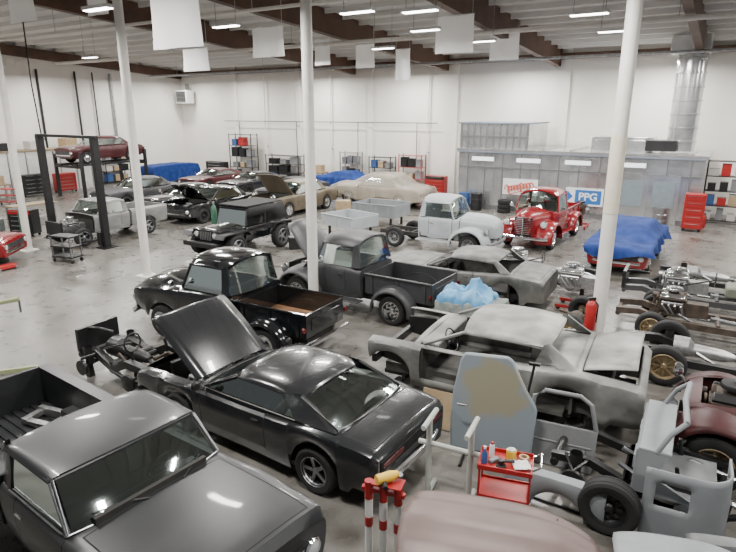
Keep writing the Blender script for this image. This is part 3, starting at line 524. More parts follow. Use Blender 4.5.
for x0,x1,y0,y1,dep,lab in ((145,210,-10,48,10.3,'largest white banner, hanging right of the second column'),(180,213,49,71,19,'small white banner below the largest one'),(250,287,28,57,18,'white banner left of the middle column'),(355,375,45,68,26,'small white banner right of the middle column, far back'),(395,410,50,80,24,'narrow white banner hanging edge-on near the wall pipe'),(435,472,17,53,18.5,'white banner over the light grey primer truck'),(490,517,32,60,24,'white banner nearest the paint booth'),(2,45,-12,22,15,'white banner at the upper left corner'),(314,331,40,65,26,'small far banner just right of the middle column'),(83,113,-6,15,17,'white banner at the top edge left of the second column')):
    xc = (x0+x1)/2; u = (xc-368)/F; vb = (276-y1)/F; vt = (276-y0)/F; zb = 5+dep*(vb*CP-SP); Y = dep*(CP+vb*SP); zz = zc(dof((u*dep,Y))); zt = min(zz-.2, 5+dep*(vt*CP-SP)); w = (x1-x0)*dep/F/.9
    t = thing('banner',lab,'banner',(u*dep,Y,zb),RB,'white banners under the roof'); h = zt-zb
    rows = [[(-w/2+w*k/8,.03*math.sin(k*1.1+j*.5),h*j/5) for k in range(9)] for j in range(6)]
    MB().grid(rows).build('sheet', BAN, t); MB().tube([(-w/2,0,h),(w/2,0,h)],.02,6).build('rod', WHITE, t)
    parts('cord', WHITE, t, lambda b,sx: b.tube([(sx*w*.45,0,h),(sx*w*.45,0,zz-zb)],.006,5), SS)
# ================================================================ vehicles
TP = Vector((-2.93,5.68,0))
pickup('pickup_truck','large charcoal square-fronted pickup truck in the left foreground, empty bed behind cab',TP,-36.5,'sixties',SATIN,glass=GLASSD,trim=STEEL,tx=-3.3,rx=-1.9,floor=SATIN,mirror=False)
car('muscle_car','charcoal two-door coupe with raised hood beside the foreground pickup',(-1.38,8.23),146.1,MUSCLE,CHARP,hood='open',glass=GLASSD,style='mag',seats=DINT,hang=41,chrome=BLKM,trim=CHROME,sc=1.02)
pickup('pickup_truck','glossy black fifties pickup truck with wooden bed floor',(-3.0,12.43),150.2,'fifties',BLACKP,floor=WOOD,wheelstyle='cap',sc=1.03,glass=GLASSD)
pickup('pickup_truck','dark grey round-fendered pickup truck with its hood raised, behind the middle column',(-.22,14.62),146.7,'old',DGREY,hood='open',wheelstyle='chrome',sc=1.03,glass=GLASSD)
car('coupe_shell','bare metal coupe body without glass or near door, trunk lid raised',(2.2,9.78),151.9,SHELLSPEC,BARE,hood='none',trunk='open',near=False,windows=False,trim=None,seats=None,cut=1.7,lights=False,cat='car body',wheels=False,cart=True,sc=1.13,tang=15)
car('coupe_shell','dark stripped coupe body in bare metal behind the blue plastic sheet',(2.75,15.6),150.5,SHELLSPEC,BARE2,hood='closed',windows=False,trim=None,lights=False,front=False,cat='car body',wheels=False,cart=True)
pickup('pickup_truck','light grey primer pickup cab and front on a bare frame beside the red truck',(2.75,21.5),-31.6,'old',PRIM,wheelstyle='grey',chrome=GREYP,sc=1.05,mirror=False,bedon=False)
pickup('pickup_truck','shiny red vintage pickup truck with chrome grille',(7.05,22.85),-124,'old',REDP,wheelstyle='cap',floor=WOOD,sc=1.1,tall=True)
car('car','long beige vintage sedan under clear plastic by the back wall',(.75,32.0),148.4,SEDAN,BEIGE,style='cap',seats=TAN,sc=1.08)
car('car','tan coupe with raised hood in the far row',(-3.8,29.6),-121.6,SEDAN,TAN,hood='open',style='cap',seats=DINT,hang=50,sc=1.05)
car('muscle_car','low glossy black coupe in the far left row',(-9.3,29.5),-121.6,MUSCLE,BLACKP,style='mag',seats=DINT,sc=1.08)
car('car','black sedan with raised hood between the low black coupe and the tan coupe',tuple(room(21.1,19.9)),-121.6,SEDAN,BLACKP,style='steel',seats=DINT,hood='open',hang=40,sc=.97)
car('muscle_car','dark grey coupe half hidden behind the black sedan with raised hood',tuple(room(21.2,26.2)),-121.6,MUSCLE,DGREY,style='steel',seats=DINT)
car('car','charcoal coupe parked in the far row left of the tall shelving',tuple(room(25.6,27.6)),-121.6,MUSCLE,CHARP,style='steel',seats=DINT)
car('car','dark maroon coupe parked in the far row nearest the blue covered vehicle',tuple(room(29.2,27.8)),-121.6,MUSCLE,MARO,style='steel',seats=DINT)
car('car','dark grey sedan parked behind the silver pickup',tuple(room(27.6,20.6)),-121.6,SEDAN,DGREY,style='steel',seats=DINT)
pickup('pickup_truck','silver grey pickup truck without front fenders under the two-post lift',(-10.85,23.2),-121.6,'sixties',SILV,front=False,wheelstyle='mag',mirror=False,tx=-2.6,rx=-1.6,sc=.97)
car('car','bright red car at the left edge, only its nose in view',(-14.5,19.0),8,MUSCLE,REDP,seats=DINT)
# jeep
t = thing('off_road_vehicle','black open-top off-road vehicle with roll cage','off-road vehicle',(-4.7,21.0),-121.6); t.scale = (1.04,)*3
D = shell([(-1.75,.72,1.0,1.01),(.55,.74,1.0,1.01)],[(-1.15,.47)],.5,lambda x,k,s:'body' if k <= 5 else None,wz=.42,endlift=0); D['body'].build('tub',BLACKP,t)
D = shell([(.55,.70,1.02,1.08),(1.6,.6,1.0,1.05),(1.66,.58,.98,1.02)],[],.62,lambda x,k,s:'body',endlift=0); D['body'].build('hood',BLACKP,t,bevel=.01)
for sy in SS:
    MB().prism([(.5,.75),(.62,.93),(1.75,.93),(1.85,.8),(1.83,.78),(1.7,.89),(.66,.89),(.55,.74)],sy*.55,sy*.95).build('fender',BLKM,t); MB().prism([(-1.75,.8),(-1.6,.96),(-.75,.96),(-.6,.8),(-.64,.79),(-.78,.92),(-1.58,.92),(-1.72,.79)],sy*.7,sy*.95).build('fender',BLKM,t)
    wheel(t,1.15,sy*.82,None,.42,.14,'mag'); wheel(t,-1.15,sy*.82,None,.42,.14,'mag'); headlight(t,1.69,sy*.42,.86,.085,1)
mb = MB(); mb.box((1.68,0,.82),(.03,1.14,.4)); [mb.box((1.7,-.24+.08*q,.82),(.02,.035,.28),1) for q in range(7)]; mb.build('grille',[BLACKP,STEEL],t)
MB().box((1.95,0,.58),(.16,1.5,.16)).build('bumper',BLKM,t,bevel=.02); mb = MB(); mb.box((.1,0,.52),(3.6,.9,.14)); mb.box((-.6,0,.6),(2.2,1.4,.05)); mb.tube([(1.15,-.7,.46),(1.15,.7,.46)],.06,8); mb.tube([(-1.15,-.7,.46),(-1.15,.7,.46)],.06,8); mb.build('chassis',UNDER,t)
mb = MB()
for sy in SS: mb.tube([(.5,sy*.68,1.0),(.35,sy*.62,1.55),(-.55,sy*.62,1.6),(-1.6,sy*.62,1.5),(-1.7,sy*.68,1.0)],.032,8); mb.tube([(-.5,sy*.68,1.0),(-.55,sy*.62,1.6)],.032,8)
for x in (.35,-.55,-1.6): mb.tube([(x,-.62,1.57 if x > -1 else 1.5),(x,.62,1.57 if x > -1 else 1.5)],.032,8)
mb.build('roll_cage',BLKM,t); MB().add([(.52,-.68,1.02),(.52,.68,1.02),(.38,.64,1.52),(.38,-.64,1.52)],[(0,1,2,3)]).build('windshield',GLASS,t)
MB().box((-.55,0,1.66),(1.9,1.3,.05)).build('soft_top',DRUB,t,bevel=.015)
for sy in SS: MB().poly([(.3,sy*.65,1.62),(-1.55,sy*.65,1.62),(-1.68,sy*.7,1.02),(-.55,sy*.7,1.02),(-.5,sy*.67,1.3),(.4,sy*.66,1.3)]).build('side_curtain',DRUB,t,solid=.01)
seat(t,-.2,.6,.65,DINT,.6); steering(t,.2,.34,1.05); wheel(t,-1.9,.0,.95,.40,.13,'steel','spare_wheel',steer=PI/2)
# covered cars
def tarp(name, label, pos, ang, spec, m, zbot=.5, wheels=False, cat='tarp', base=1.02, sc=1.0):
    t = thing(name,label,cat,pos,ang); t.scale = (sc,)*3; g = spec['g']; rows = []; nx, ny = 64, 36; xr, xf_ = spec['rx'], spec['fx']
    for i in range(nx+1):
        u = -1.12+2.24*i/nx; uc = max(-1,min(1,u)); x = (xr+xf_)/2+(xf_-xr)/2*uc+(.09 if u > 1 else -.09 if u < -1 else 0)*min(1,(abs(u)-1)/.04 if abs(u) > 1 else 0); q = []
        for k in range(ny+1):
            v = -1.15+2.3*k/ny; vc = max(-1,min(1,v)); w, zs, zt = interp(spec['ctrl'],max(xr+.2,min(xf_-.2,x))); y = (w+.06)*vc
            z = max(base-.1*abs(uc)**3,zs+.04+(zt-zs)*(1-vc*vc)); top = 0; a0, a1 = g['xd']-.35, g['xa']+.75
            if a0 < x < a1:
                f = min(1,(a1-x)/(a1-g['xb']),(x-a0)/(g['xc']-a0)); f = f*f*(3-2*f)*.6+f*.4; s = max(0,min(1,(w+.05-abs(y))/(w-g['wr']+.15))); s = s*s*(3-2*s); top = max(0,g['zr']+.05-z)*f*s
            z += top
            dr = max(max(0,abs(v)-1)/.15, max(0,abs(u)-1)/.12); rip = .07*math.sin(x*8+(3 if v > 0 else 0)+2*math.sin(x*2))+.05*math.sin(y*10+x)
            z += .045*noise.noise((x*2.2,y*2.2,2.0))+.03*abs(noise.noise((x*5+y*3,y*4,7.0)))
            if dr > 0: z = z*(1-dr)+(zbot+.12*math.sin(x*2.3+y*3))*dr; y += (.08*dr+rip*dr)*(1 if v > 1 else -1 if v < -1 else 0); x2 = x+(.05*dr+rip*dr)*(1 if u > 1 else -1 if u < -1 else 0)
            else: x2 = x
            q.append((x2,y,z))
        rows.append(q)
    MB().grid(rows).build('cover',m,t,ang=50)
    if wheels:
        for sx, sy in S4: wheel(t, sx*spec['wx'], sy*.74, None, spec['wR'], .11, 'steel')
    return t
car('car','red car hidden under the bright blue tarp on the right',(9.0,19.4),-122,MUSCLE,REDP,style='cap',windows=False,seats=None,sc=.98)
tarp('tarp','bright blue tarp draped over a car in front of the paint booth',(9.0,19.4),-122,MUSCLE,BLUET,.66)
tarp('plastic_cover','clear plastic film draped over the long beige sedan',(.75,32.0),148.4,SEDAN,PLAST,.45,sc=1.09,cat='plastic cover')
tarp('covered_car','boxy vehicle under a blue cover in the far left corner',tuple(room(34.6,28.6)),-121.6,MUSCLE,BLUET,.3,True,'covered car',base=1.55,sc=.86)
tarp('covered_car','car under a blue cover behind the beige sedan',tuple(room(21.4,31.5)),148.4,MUSCLE,BLUET,.3,True,'covered car',sc=.9)
# lifts
t = thing('two_post_lift','black two-post car lift standing around the silver pickup','car lift',(-11.45,22.3),RB)
for sx in SS: mb = MB(); mb.box((sx*1.75,0,2.05),(.2,.24,4.1)); mb.box((sx*1.75,0,.02),(.5,.6,.04)); mb.build('post',BLKM,t); mb = MB(); mb.box((sx*1.6,0,.35),(.2,.4,.5)); mb.tube([(sx*1.55,.1,.3),(sx*1.02,.7,.25)],.05,6); mb.tube([(sx*1.55,-.1,.3),(sx*1.02,-.7,.25)],.05,6); mb.build('arm',BLKM,t)
MB().box((0,0,4.1),(3.8,.16,.1)).build('crossbar',BLKM,t); MB().tube([(-1.75,.1,4.1),(-1.9,.1,6),(-1.8,.1,9.0)],.025,6).build('hose',DRUB,t)
t = rthing('four_post_lift','tall four-post lift holding up the maroon car','car lift',33.2,22.3)
for sx in SS:
    for sy in SS: mb = MB(); mb.box((sx*1.3,sy*2.2,1.35),(.16,.16,2.7)); mb.box((sx*1.3,sy*2.2,.01),(.35,.35,.02)); mb.build('post',BLKM,t)
    MB().box((sx*.78,0,1.95),(.5,4.7,.12)).build('runway',BLKM,t)
for sy in SS: MB().box((0,sy*2.2,1.85),(2.6,.16,.14)).build('crossbeam',BLKM,t)
car('car','maroon vintage sedan raised on the four-post lift',tuple(room(33.2,22.3,2.01)),-121.6,SEDAN,MARO,style='cap',seats=DINT)
# chassis
chassis('vehicle_chassis','low dark bare front chassis tucked behind the raised hood',(-4.5,10.25),150,2.2,FRAME,front=False,rear=False,fa=.72,ra=-.6,rad=1,wR=.3,z=.42,ex=RUSTF,w=.1,legs=True,trans=True)
chassis('vehicle_chassis','short black chassis with chrome engine behind the bare coupe',(5.1,16.4),150,3.1,FRAME,eng=ALU,fa=1.05,ra=-1.0,w=.09,rad=1,front=False,rear=False,legs=True)
chassis('vehicle_chassis','grey chassis with olive tank and polished engine near the blue tarp',(9.0,13.9),150,4.6,GRAIL,eng=ALU,tank=True,style='chrome',w=.1,rad=1,front=True)
chassis('vehicle_chassis','brown frame with dark engine between the tank chassis and the black one',(8.0,12.15),150,4.4,RUSTF,eng=RUSTF,style='gold',w=.1,front=True,rear=True)
chassis('vehicle_chassis','black bare chassis on gold wheels right of the right column',(7.2,9.95),150,4.2,FRAME,style='gold',wR=.39,w=.1,trans=True)
chassis('vehicle_chassis','bare black frame without wheels beyond the tank chassis, nearest the blue tarp',(10.35,15.35),150,4.0,FRAME,w=.09,front=False,rear=False,legs=True,trans=True)
def axle(label,pos,ang,style):
    t = thing('axle_assembly',label,'axle',pos,ang); MB().tube([(0,-.68,.33),(0,.68,.33)],.06,8).lathe([(0,-.2),(.14,-.12),(.19,0),(.14,.12),(0,.16)],(0,0,.33),'x',16).build('axle_tube',RUSTF,t)
    for sy in SS: wheel(t,0,sy*.75,None,.33,.12,style); MB().tube([(.5,sy*.5,.3),(.2,sy*.5,.24),(-.2,sy*.5,.24),(-.5,sy*.5,.3)],.04,6).build('leaf_spring',RUSTF,t)
axle('loose axle with gold wheels on the floor behind the right column',(4.9,12.7),150,'gold')
# maroon hot rod at right edge
t = thing('hot_rod','dull maroon stripped vehicle with open engine, cut off by the right edge','car',(6.45,6.8),149); t.scale = (1.12,)*3
D = shell([(-1.6,.74,1.0,1.05),(-.4,.8,1.05,1.08),(.5,.74,1.02,1.08),(.9,.62,.98,1.05),(1.55,.52,.92,.98),(1.72,.46,.86,.92)],[],.5,lambda x,k,s: None if (-1.2 < x < .3 and k >= 6) or (.75 < x < 1.6 and k >= 7) else 'body',endlift=0); D['body'].build('body',MARD,t)
for sy in SS: fender(t,1.35,.34,sy*.5,sy*.92,.6,.7,.6,MARD,a0=10,a1=150); fender(t,-1.35,.34,sy*.66,sy*.92,.55,.55,.55,MARD); wheel(t,1.35,sy*.80,None,.36,.11,'gold'); wheel(t,-1.35,sy*.78,None,.36,.11,'gold'); headlight(t,1.9,sy*.6,.9,.09,1); MB().tube([(1.7,sy*.45,.7),(1.85,sy*.6,.85)],.02,6).build('lamp_bracket',CHROME,t)
mb = MB(); [mb.box((0,sy*.4,.45),(3.6,.08,.14)) for sy in SS]; mb.tube([(1.35,-.75,.42),(1.35,.75,.42)],.05,8); mb.tube([(-1.35,-.75,.42),(-1.35,.75,.42)],.05,8); mb.box((-.4,0,.5),(1.8,1.3,.05)); mb.build('chassis',FRAME,t); engine(t,1.2,0,.62,BLKM,RUSTF); seat(t,-.6,.6,.6,DINT); MB().box((.68,0,.95),(.05,1.2,.5)).build('firewall',FRAME,t)
# ================================================================ grey body panels and tyres, right foreground
chassis('vehicle_chassis','short black frame under the grey cab firewall in the right foreground',(3.62,6.7),150,2.1,FRAME,front=False,rear=False,fa=.72,ra=-.62,wR=.35,legs=True)
def fpanel(label,pos,ang,m,sc=1.0,side='l'):
    t = thing('fender_panel',label,'fender panel',pos,ang); t.scale = (sc,)*3
    D = shell([(-.75,.90,1.03,1.05),(-.3,.91,1.05,1.07),(.2,.91,1.04,1.06),(.6,.90,1.0,1.02),(.78,.88,.95,.97),(.82,.84,.90,.92)],[(-.05,.42)],.42,lambda x,k,s: ('l' if s > 0 else 'r') if k <= 6 else None,cap0=False,cap1=False,endlift=0,wz=.36)
    sy = 1 if side == 'l' else -1; D[side].xf(Matrix.Translation((0,-sy*.7,-.40))).build('fender_skin',m,t,solid=.015)
    mb = MB(); mb.prism([(-.74,.05),(-.74,.6),(.6,.55),(.76,.3),(.74,.05),(.5,.05),(.4,.28),(.2,.42),(-.25,.42),(-.45,.3),(-.5,.05)],sy*-.01,sy*.02); mb.build('inner_panel',m,t)
    mb = MB(); [mb.tube([(x,sy*-.35,.02),(x,sy*.2,.02)],.02,6) for x in (-.6,.5)]; mb.tube([(-.6,sy*-.06,.02),(.5,sy*-.06,.02)],.02,6); [mb.tube([(x,sy*-.33,.02),(x,sy*-.02,.45)],.018,6) for x in (-.6,.5)]; mb.build('prop_stand',BLKM,t); return t
fpanel('loose grey fender standing on the floor right of the red tool cart',(2.45,6.4),148,GREYP2,.82)
fpanel('loose grey fender standing at the far right foreground before the maroon vehicle',(4.2,5.2),160,GREYP,.8)
t = thing('spare_tyre','bare black tyre standing upright among the grey panels','tyre',(2.95,5.98),150); wheel(t,0,0,.36,.36,.12,'steel','tire')
# curved cab corner with a window opening
t = thing('salvaged_corner','pale grey curved truck cab corner standing right of the upright tyre','cab corner',(3.85,5.62),-28); rows = []
for j in range(13):
    z = .95*j/12; q = []
    for k in range(25):
        f = k/24; r = .32-.05*max(0,z-.55)
        if f < .4: p = (-.62+.62*f/.4*.95, -.0, z)
        elif f < .7: a = (f-.4)/.3*PI/2; p = (-.03+r*math.sin(a), r*(1-math.cos(a)), z)
        else: p = (-.03+r, r+(f-.7)/.3*.35, z)
        q.append((p[0],p[1]+.06*max(0,z-.5)**2,p[2]))
    rows.append(q)
mb = MB()
for j in range(12):
    for k in range(24):
        if 6 <= j <= 9 and (2 <= k <= 7 or 18 <= k <= 21): continue
        mb.poly([rows[j][k],rows[j][k+1],rows[j+1][k+1],rows[j+1][k]])
mb.build('cab_skin',GREYP2,t,solid=.025,ang=50); MB().tube([(-.6,.02,.02),(-.1,.02,.02),(.22,.12,.02),(.28,.65,.02)],.025,6).build('base_rail',GREYP,t)
t = thing('salvaged_firewall','pale grey cab firewall and windshield surround resting on the short black frame','cab firewall',(3.62,6.7,.5),150); mb = MB(); mb.box((0,0,.28),(.05,1.35,.56)); [mb.box((.03,y,.28),(.04,.3,.2)) for y in (-.35,.35)]; mb.box((-.18,0,.58),(.36,1.4,.05)); mb.build('firewall',GREYP2,t,bevel=.012)
parts('windshield_post',GREYP2,t,lambda b,sy:b.tube([(-.2,sy*.68,.58),(-.32,sy*.66,.85),(-.46,sy*.6,1.0)],.032,8),SS); MB().tube([(-.46,-.6,1.0),(-.42,0,1.03),(-.46,.6,1.0)],.035,8).build('header',GREYP2,t); parts('kick_panel',GREYP2,t,lambda b,sy:b.prism([(-.0,.0),(-.0,.56),(-.34,.56),(-.2,.25),(-.62,.05),(-.62,.0)],sy*.66,sy*.70),SS); MB().box((-.45,0,.02),(.9,1.36,.04)).build('cab_floor',GREYP,t)
def tdoor(name,label,cat,pos,ang,m,tilt):
    t = thing(name,label,cat,pos,ang); mb = MB(); mb.prism([(-.46,.0),(.46,.0),(.48,.3),(.48,.62),(-.48,.62),(-.48,.1)],-.035,.035)
    mb.tube([(-.46,0,.6),(-.44,0,.98),(-.3,0,1.08),(.2,0,1.08),(.36,0,.98),(.46,0,.62)],.035,8); mb.box((0,-.04,.36),(.84,.02,.03)); mb.xf(Matrix.Rotation(R(-tilt),4,'X')).build('door_skin',m,t,bevel=.015); mb = MB(); [mb.tube([(sx*.3,.36,.0),(sx*.3,.1,.5)],.018,6) for sx in SS]; mb.tube([(-.3,.36,.02),(.3,.36,.02)],.018,6); mb.build('prop',BLKM,t)
tdoor('salvaged_door','grey primer truck door with window opening leaning right of the tan-patched door','truck door',(2.78,7.32),-25,GREYP,14)
# ================================================================ foreground shop gear
def panelhood(name,label,pos,ang,L,W,m,crown=.14,z=.95):
    t = thing(name,label,'hood panel',(pos[0],pos[1],0),ang); rows = []
    for i in range(25):
        s = -1+2*i/24; x = L/2*s; w = W/2*(1-.16*max(0,s)**2); q = []
        for k in range(25):
            v = -1+2*k/24; q.append((x-.1*v*v*s,w*v*(1-.05*s**4),z+crown*(1-.55*v*v-.45*v**6)-.16*max(0,s)**3-.04*max(0,-s)**4+.03*math.exp(-(v*9)**2)-.035*math.exp(-((abs(v)-.55)*14)**2)))
        rows.append(q)
    MB().grid(rows).build('panel',m,t,solid=.02,ang=40); mb = MB()
    for sx in SS:
        for sy in SS: mb.tube([(sx*L*.28,sy*W*.3,0),(sx*L*.28,sy*W*.3,z+crown*.6)],.022,8)
        mb.tube([(sx*L*.28,-W*.3,z-.1),(sx*L*.28,W*.3,z-.1)],.022,8); mb.tube([(-L*.28,sx*W*.3,z-.1),(L*.28,sx*W*.3,z-.1)],.022,8)
    mb.build('stand',BLKM,t); return t
p = at(498,556,1.0); panelhood('hood_panel','brown primered car hood panel on a stand in the centre foreground',p,-16,1.85,1.5,BROWNP,.24,1.03)
p = at(700,578,.9); panelhood('hood_panel','pale grey car hood panel at the lower right corner',p,-14,1.45,1.3,GREYP2,.2,.78)
# red tool cart
t = thing('tool_cart','red rolling tool cart with an open tray top','tool cart',(1.66,6.02),-18); TZ = .94
mb = MB(); mb.box((0,0,TZ-.01),(.62,.42,.02)); [mb.box((0,sy*.21,TZ+.015),(.62,.012,.06)) for sy in SS]; [mb.box((sx*.31,0,TZ+.015),(.012,.42,.06)) for sx in SS]; mb.build('tray',REDT,t)
for z in (.22,.55): mb = MB(); mb.box((0,0,z),(.6,.4,.02)); [mb.box((0,sy*.2,z+.015),(.6,.012,.04)) for sy in SS]; mb.build('shelf',REDT,t)
parts('leg',REDT,t,lambda b,a:b.box((a[0]*.29,a[1]*.19,.52),(.025,.025,.86)),S4); parts('caster',DRUB,t,lambda b,a:b.lathe([(0,-.015),(.05,-.015),(.05,.015),(0,.015)],(a[0]*.29,a[1]*.19,.05),'y',12),S4)
MB().tube([(.31,-.15,TZ+.04),(.4,-.15,TZ+.1),(.4,.15,TZ+.1),(.31,.15,TZ+.04)],.013,6).build('handle',CHROME,t)
cp = t.location.copy(); cm = Matrix.Rotation(R(-18),3,'Z')
def oncart(x,y,z=TZ): return tuple(cp+cm@Vector((x,y,z)))
o = thing('spray_can','white spray can on the red tool cart','can',oncart(-.18,.08)); MB().lathe([(0,0),(.033,0),(.033,.15),(.02,.17),(0,.17)],n=16).build('can',WHITE,o); MB().lathe([(.02,.17),(.02,.2),(0,.2)],n=12).build('cap',REDT,o)
o = thing('paint_tin','yellow tin on the red tool cart','tin',oncart(.05,.1)); MB().lathe([(0,0),(.06,0),(.06,.12),(.055,.125),(0,.12)],n=20).build('tin',YEL,o); MB().lathe([(.0,.125),(.05,.125),(.05,.13),(0,.13)],n=20).build('lid',STEEL,o)
o = thing('rag','crumpled white rag on the red tool cart','rag',oncart(.18,-.05,TZ+.01)); MB().grid([[(.1*(i/5-1),.09*(k/5-1),.02+.03*abs(noise.noise((i*.7,k*.7,1)))) for k in range(11)] for i in range(11)]).build('cloth',WHITE,o,solid=.006)
o = thing('air_sander','black air sander on the red tool cart','power tool',oncart(-.05,-.1)); MB().lathe([(0,0),(.06,0),(.06,.02),(.04,.03),(.035,.09),(0,.1)],n=18).build('pad',BLKM,o); MB().tube([(0,0,.07),(.16,.02,.06)],.02,8).build('handle',BLKM,o)
o = thing('bottle','blue bottle standing on the red tool cart','bottle',oncart(-.25,-.08)); MB().lathe([(0,0),(.035,0),(.037,.12),(.015,.16),(.015,.2),(0,.2)],n=16).build('bottle_body',BLUEB,o); MB().lathe([(.018,.19),(.018,.22),(0,.22)],n=12).build('cap',WHITE,o)
o = thing('tape_roll','tan tape roll lying on the red tool cart','tape',oncart(.2,.13)); MB().lathe([(.035,0),(.06,0),(.06,.04),(.035,.04),(.035,0)],n=20).build('roll',CARD,o)
o = thing('sanding_block','grey sanding block on the red tool cart','sanding block',oncart(-.14,-.03),30); MB().box((0,0,.025),(.14,.06,.05)).build('block',GREYP,o,bevel=.012)
# pipe stand
t = thing('panel_stand','pale grey pipe work stand between the coupe and the grey door','stand',(1.06,6.55),-25); PALE = mat('pale_pipe',(.38,.39,.36),.5)
parts('post',PALE,t,lambda b,sx:b.tube([(sx*.28,0,.05),(sx*.28,0,1.15)],.04,10),SS); parts('foot',PALE,t,lambda b,sx:b.tube([(sx*.28,-.3,.04),(sx*.28,.3,.04)],.04,8),SS)
parts('rail',PALE,t,lambda b,a:b.tube(a,.035,8),([(-.42,.0,.8),(.42,.0,.8)],[(-.28,-.25,1.15),(-.28,.28,1.15)],[(.28,-.25,1.15),(.28,.28,1.15)]))
t = thing('safety_stand','red and white post stand behind the foreground coupe','stand',(.17,5.42),-20)
for sx in (-1,0,1):
    mb = MB(); mb.tube([(sx*.17,0,0),(sx*.17,0,.86)],.045,12,1); mb.tube([(sx*.17,0,.86),(sx*.17,0,1.08)],.05,12,0); mb.tube([(sx*.17,0,.5),(sx*.17,0,.62)],.047,12,0); mb.build('post',[REDT,WHITE],t)
MB().box((0,0,.98),(.5,.06,.05)).build('rail',REDT,t,bevel=.006); MB().box((.05,.02,1.09),(.34,.2,.02)).build('tray',REDT,t,bevel=.004)
o = thing('power_tool','yellow power tool lying on the red and white stand','power tool',(.22,5.42,1.105),25); MB().tube([(-.14,0,.06),(.04,0,.06),(.12,0,.07)],[.055,.06,.035],12).build('body',YEL,o); MB().tube([(-.05,0,.04),(-.1,-.13,.03)],.028,8).build('handle',BLKM,o); MB().lathe([(0,0),(.05,0),(.05,.02),(0,.02)],(.13,0,.035),'z',14).build('disc',STEEL,o)
# loose door on stand
md = bpy.data.materials.new('door_primer'); md.use_nodes = True; n = md.node_tree.nodes; l = md.node_tree.links; b = n['Principled BSDF']; tc = n.new('ShaderNodeTexCoord'); mp = n.new('ShaderNodeMapping'); mp.inputs['Location'].default_value = (.1,0,-1.75); mp.inputs['Scale'].default_value = (1.55,0,1.55)
gr = n.new('ShaderNodeTexGradient'); gr.gradient_type = 'SPHERICAL'; nz = n.new('ShaderNodeTexNoise'); nz.inputs['Scale'].default_value = 2.6; nz.inputs['Detail'].default_value = 6; ad = n.new('ShaderNodeMath'); ad.operation = 'MULTIPLY_ADD'; ad.inputs[1].default_value = 1.1
cr = n.new('ShaderNodeValToRGB'); cr.color_ramp.elements[0].position = .75; cr.color_ramp.elements[0].color = (.20,.235,.26,1); cr.color_ramp.elements[1].position = .98; cr.color_ramp.elements[1].color = (.245,.23,.165,1)
l.new(tc.outputs['Object'],mp.inputs[0]); l.new(mp.outputs[0],gr.inputs[0]); l.new(tc.outputs['Object'],nz.inputs['Vector']); l.new(nz.outputs['Fac'],ad.inputs[0]); l.new(gr.outputs['Fac'],ad.inputs[2]); l.new(ad.outputs[0],cr.inputs[0]); l.new(cr.outputs[0],b.inputs['Base Color']); b.inputs['Roughness'].default_value = .55
t = thing('loose_door','loose grey primer car door with tan filler patch standing upright','car door',(1.8,7.4),-20)
mb = MB(); mb.prism([(-.60,.15),(-.63,.6),(-.62,1.0),(-.54,1.52),(-.48,1.62),(.14,1.64),(.22,1.58),(.42,1.2),(.57,.98),(.60,.9),(.58,.5),(.57,.15)],-.045,.045); mb.xf(Matrix.Rotation(R(-9),4,'X')); mb.build('door_skin',md,t,bevel=.03)
mb = MB(); mb.box((-.42,-.19,.98),(.14,.03,.03)); mb.build('door_handle',STEEL,t,bevel=.008)
mb = MB(); [mb.tube([(sx*.4,.35,.02),(sx*.4,-.25,.02)],.025,6) for sx in SS]; mb.tube([(-.4,.1,.1),(.4,.1,.1)],.025,6); [mb.tube([(sx*.4,.1,.02),(sx*.4,.1,.2)],.025,6) for sx in SS]; mb.build('stand',BLKM,t)
t = thing('support_stand','thin black upright stand leaning beside the grey door','stand',(2.35,7.85),-20); MB().tube([(-.05,0,.0),(.12,.12,1.35)],.02,8).build('pole',BLKM,t); MB().tube([(-.2,0,.02),(.15,0,.02)],.025,6).build('foot',BLKM,t); MB().box((.12,.12,1.35),(.16,.05,.04)).build('hook',BLKM,t)
t = thing('cardboard_sheet','brown and white cardboard sheet leaning against the bare metal body','cardboard',at(436,425,0),-28); MB().box((0,0,.3),(.55,.02,.6),rot=(R(-20),0,0)).build('sheet',CARD,t)
# blue plastic heap on a table
p = at(470,337,0); t = thing('work_table','low grey work table behind the bare metal roof','table',p,-30); MB().box((0,0,.83),(1.3,.85,.05)).build('table_top',GREYP,t,bevel=.01)
parts('leg',GREYP,t,lambda b,a:b.box((a[0]*.58,a[1]*.36,.4),(.06,.06,.8)),S4)
def heap(name,label,cat,pos,ang,rx,ry,h,m,drop=.25,seed=0):
    t = thing(name,label,cat,pos,ang); rows = []
    for i in range(33):
        q = []
        for k in range(33):
            u, v = -1.15+2.3*i/32, -1.15+2.3*k/32; r = max(abs(u),abs(v)); z = h*(.35+.65*noise.noise((u*1.7+seed,v*1.7,seed)))*max(0,1-r**3)+.03+.09*abs(noise.noise((u*4,v*4,seed+3)))
            if r > 1: z -= (r-1)/.15*drop*(1+.4*math.sin(u*7+v*9))
            q.append((rx*max(-1.03,min(1.03,u))+.05*noise.noise((u*4,v*4,9)),ry*max(-1.03,min(1.03,v))+.05*noise.noise((u*4,v*4,5)),max(.012,z) if r <= 1 else z))
        rows.append(q)
    MB().grid(rows).build('cloth',m,t,ang=40); return t
heap('blanket','grey padded blanket draped over the low work table','blanket',(p.x,p.y,.86),-30,.70,.48,.08,BLANK,.35,2)
heap('plastic_sheet','crumpled light blue plastic sheet on the grey blanket','plastic sheet',(p.x-.1,p.y+.02,.97),-28,.58,.42,.5,BLUEP,.2,6)
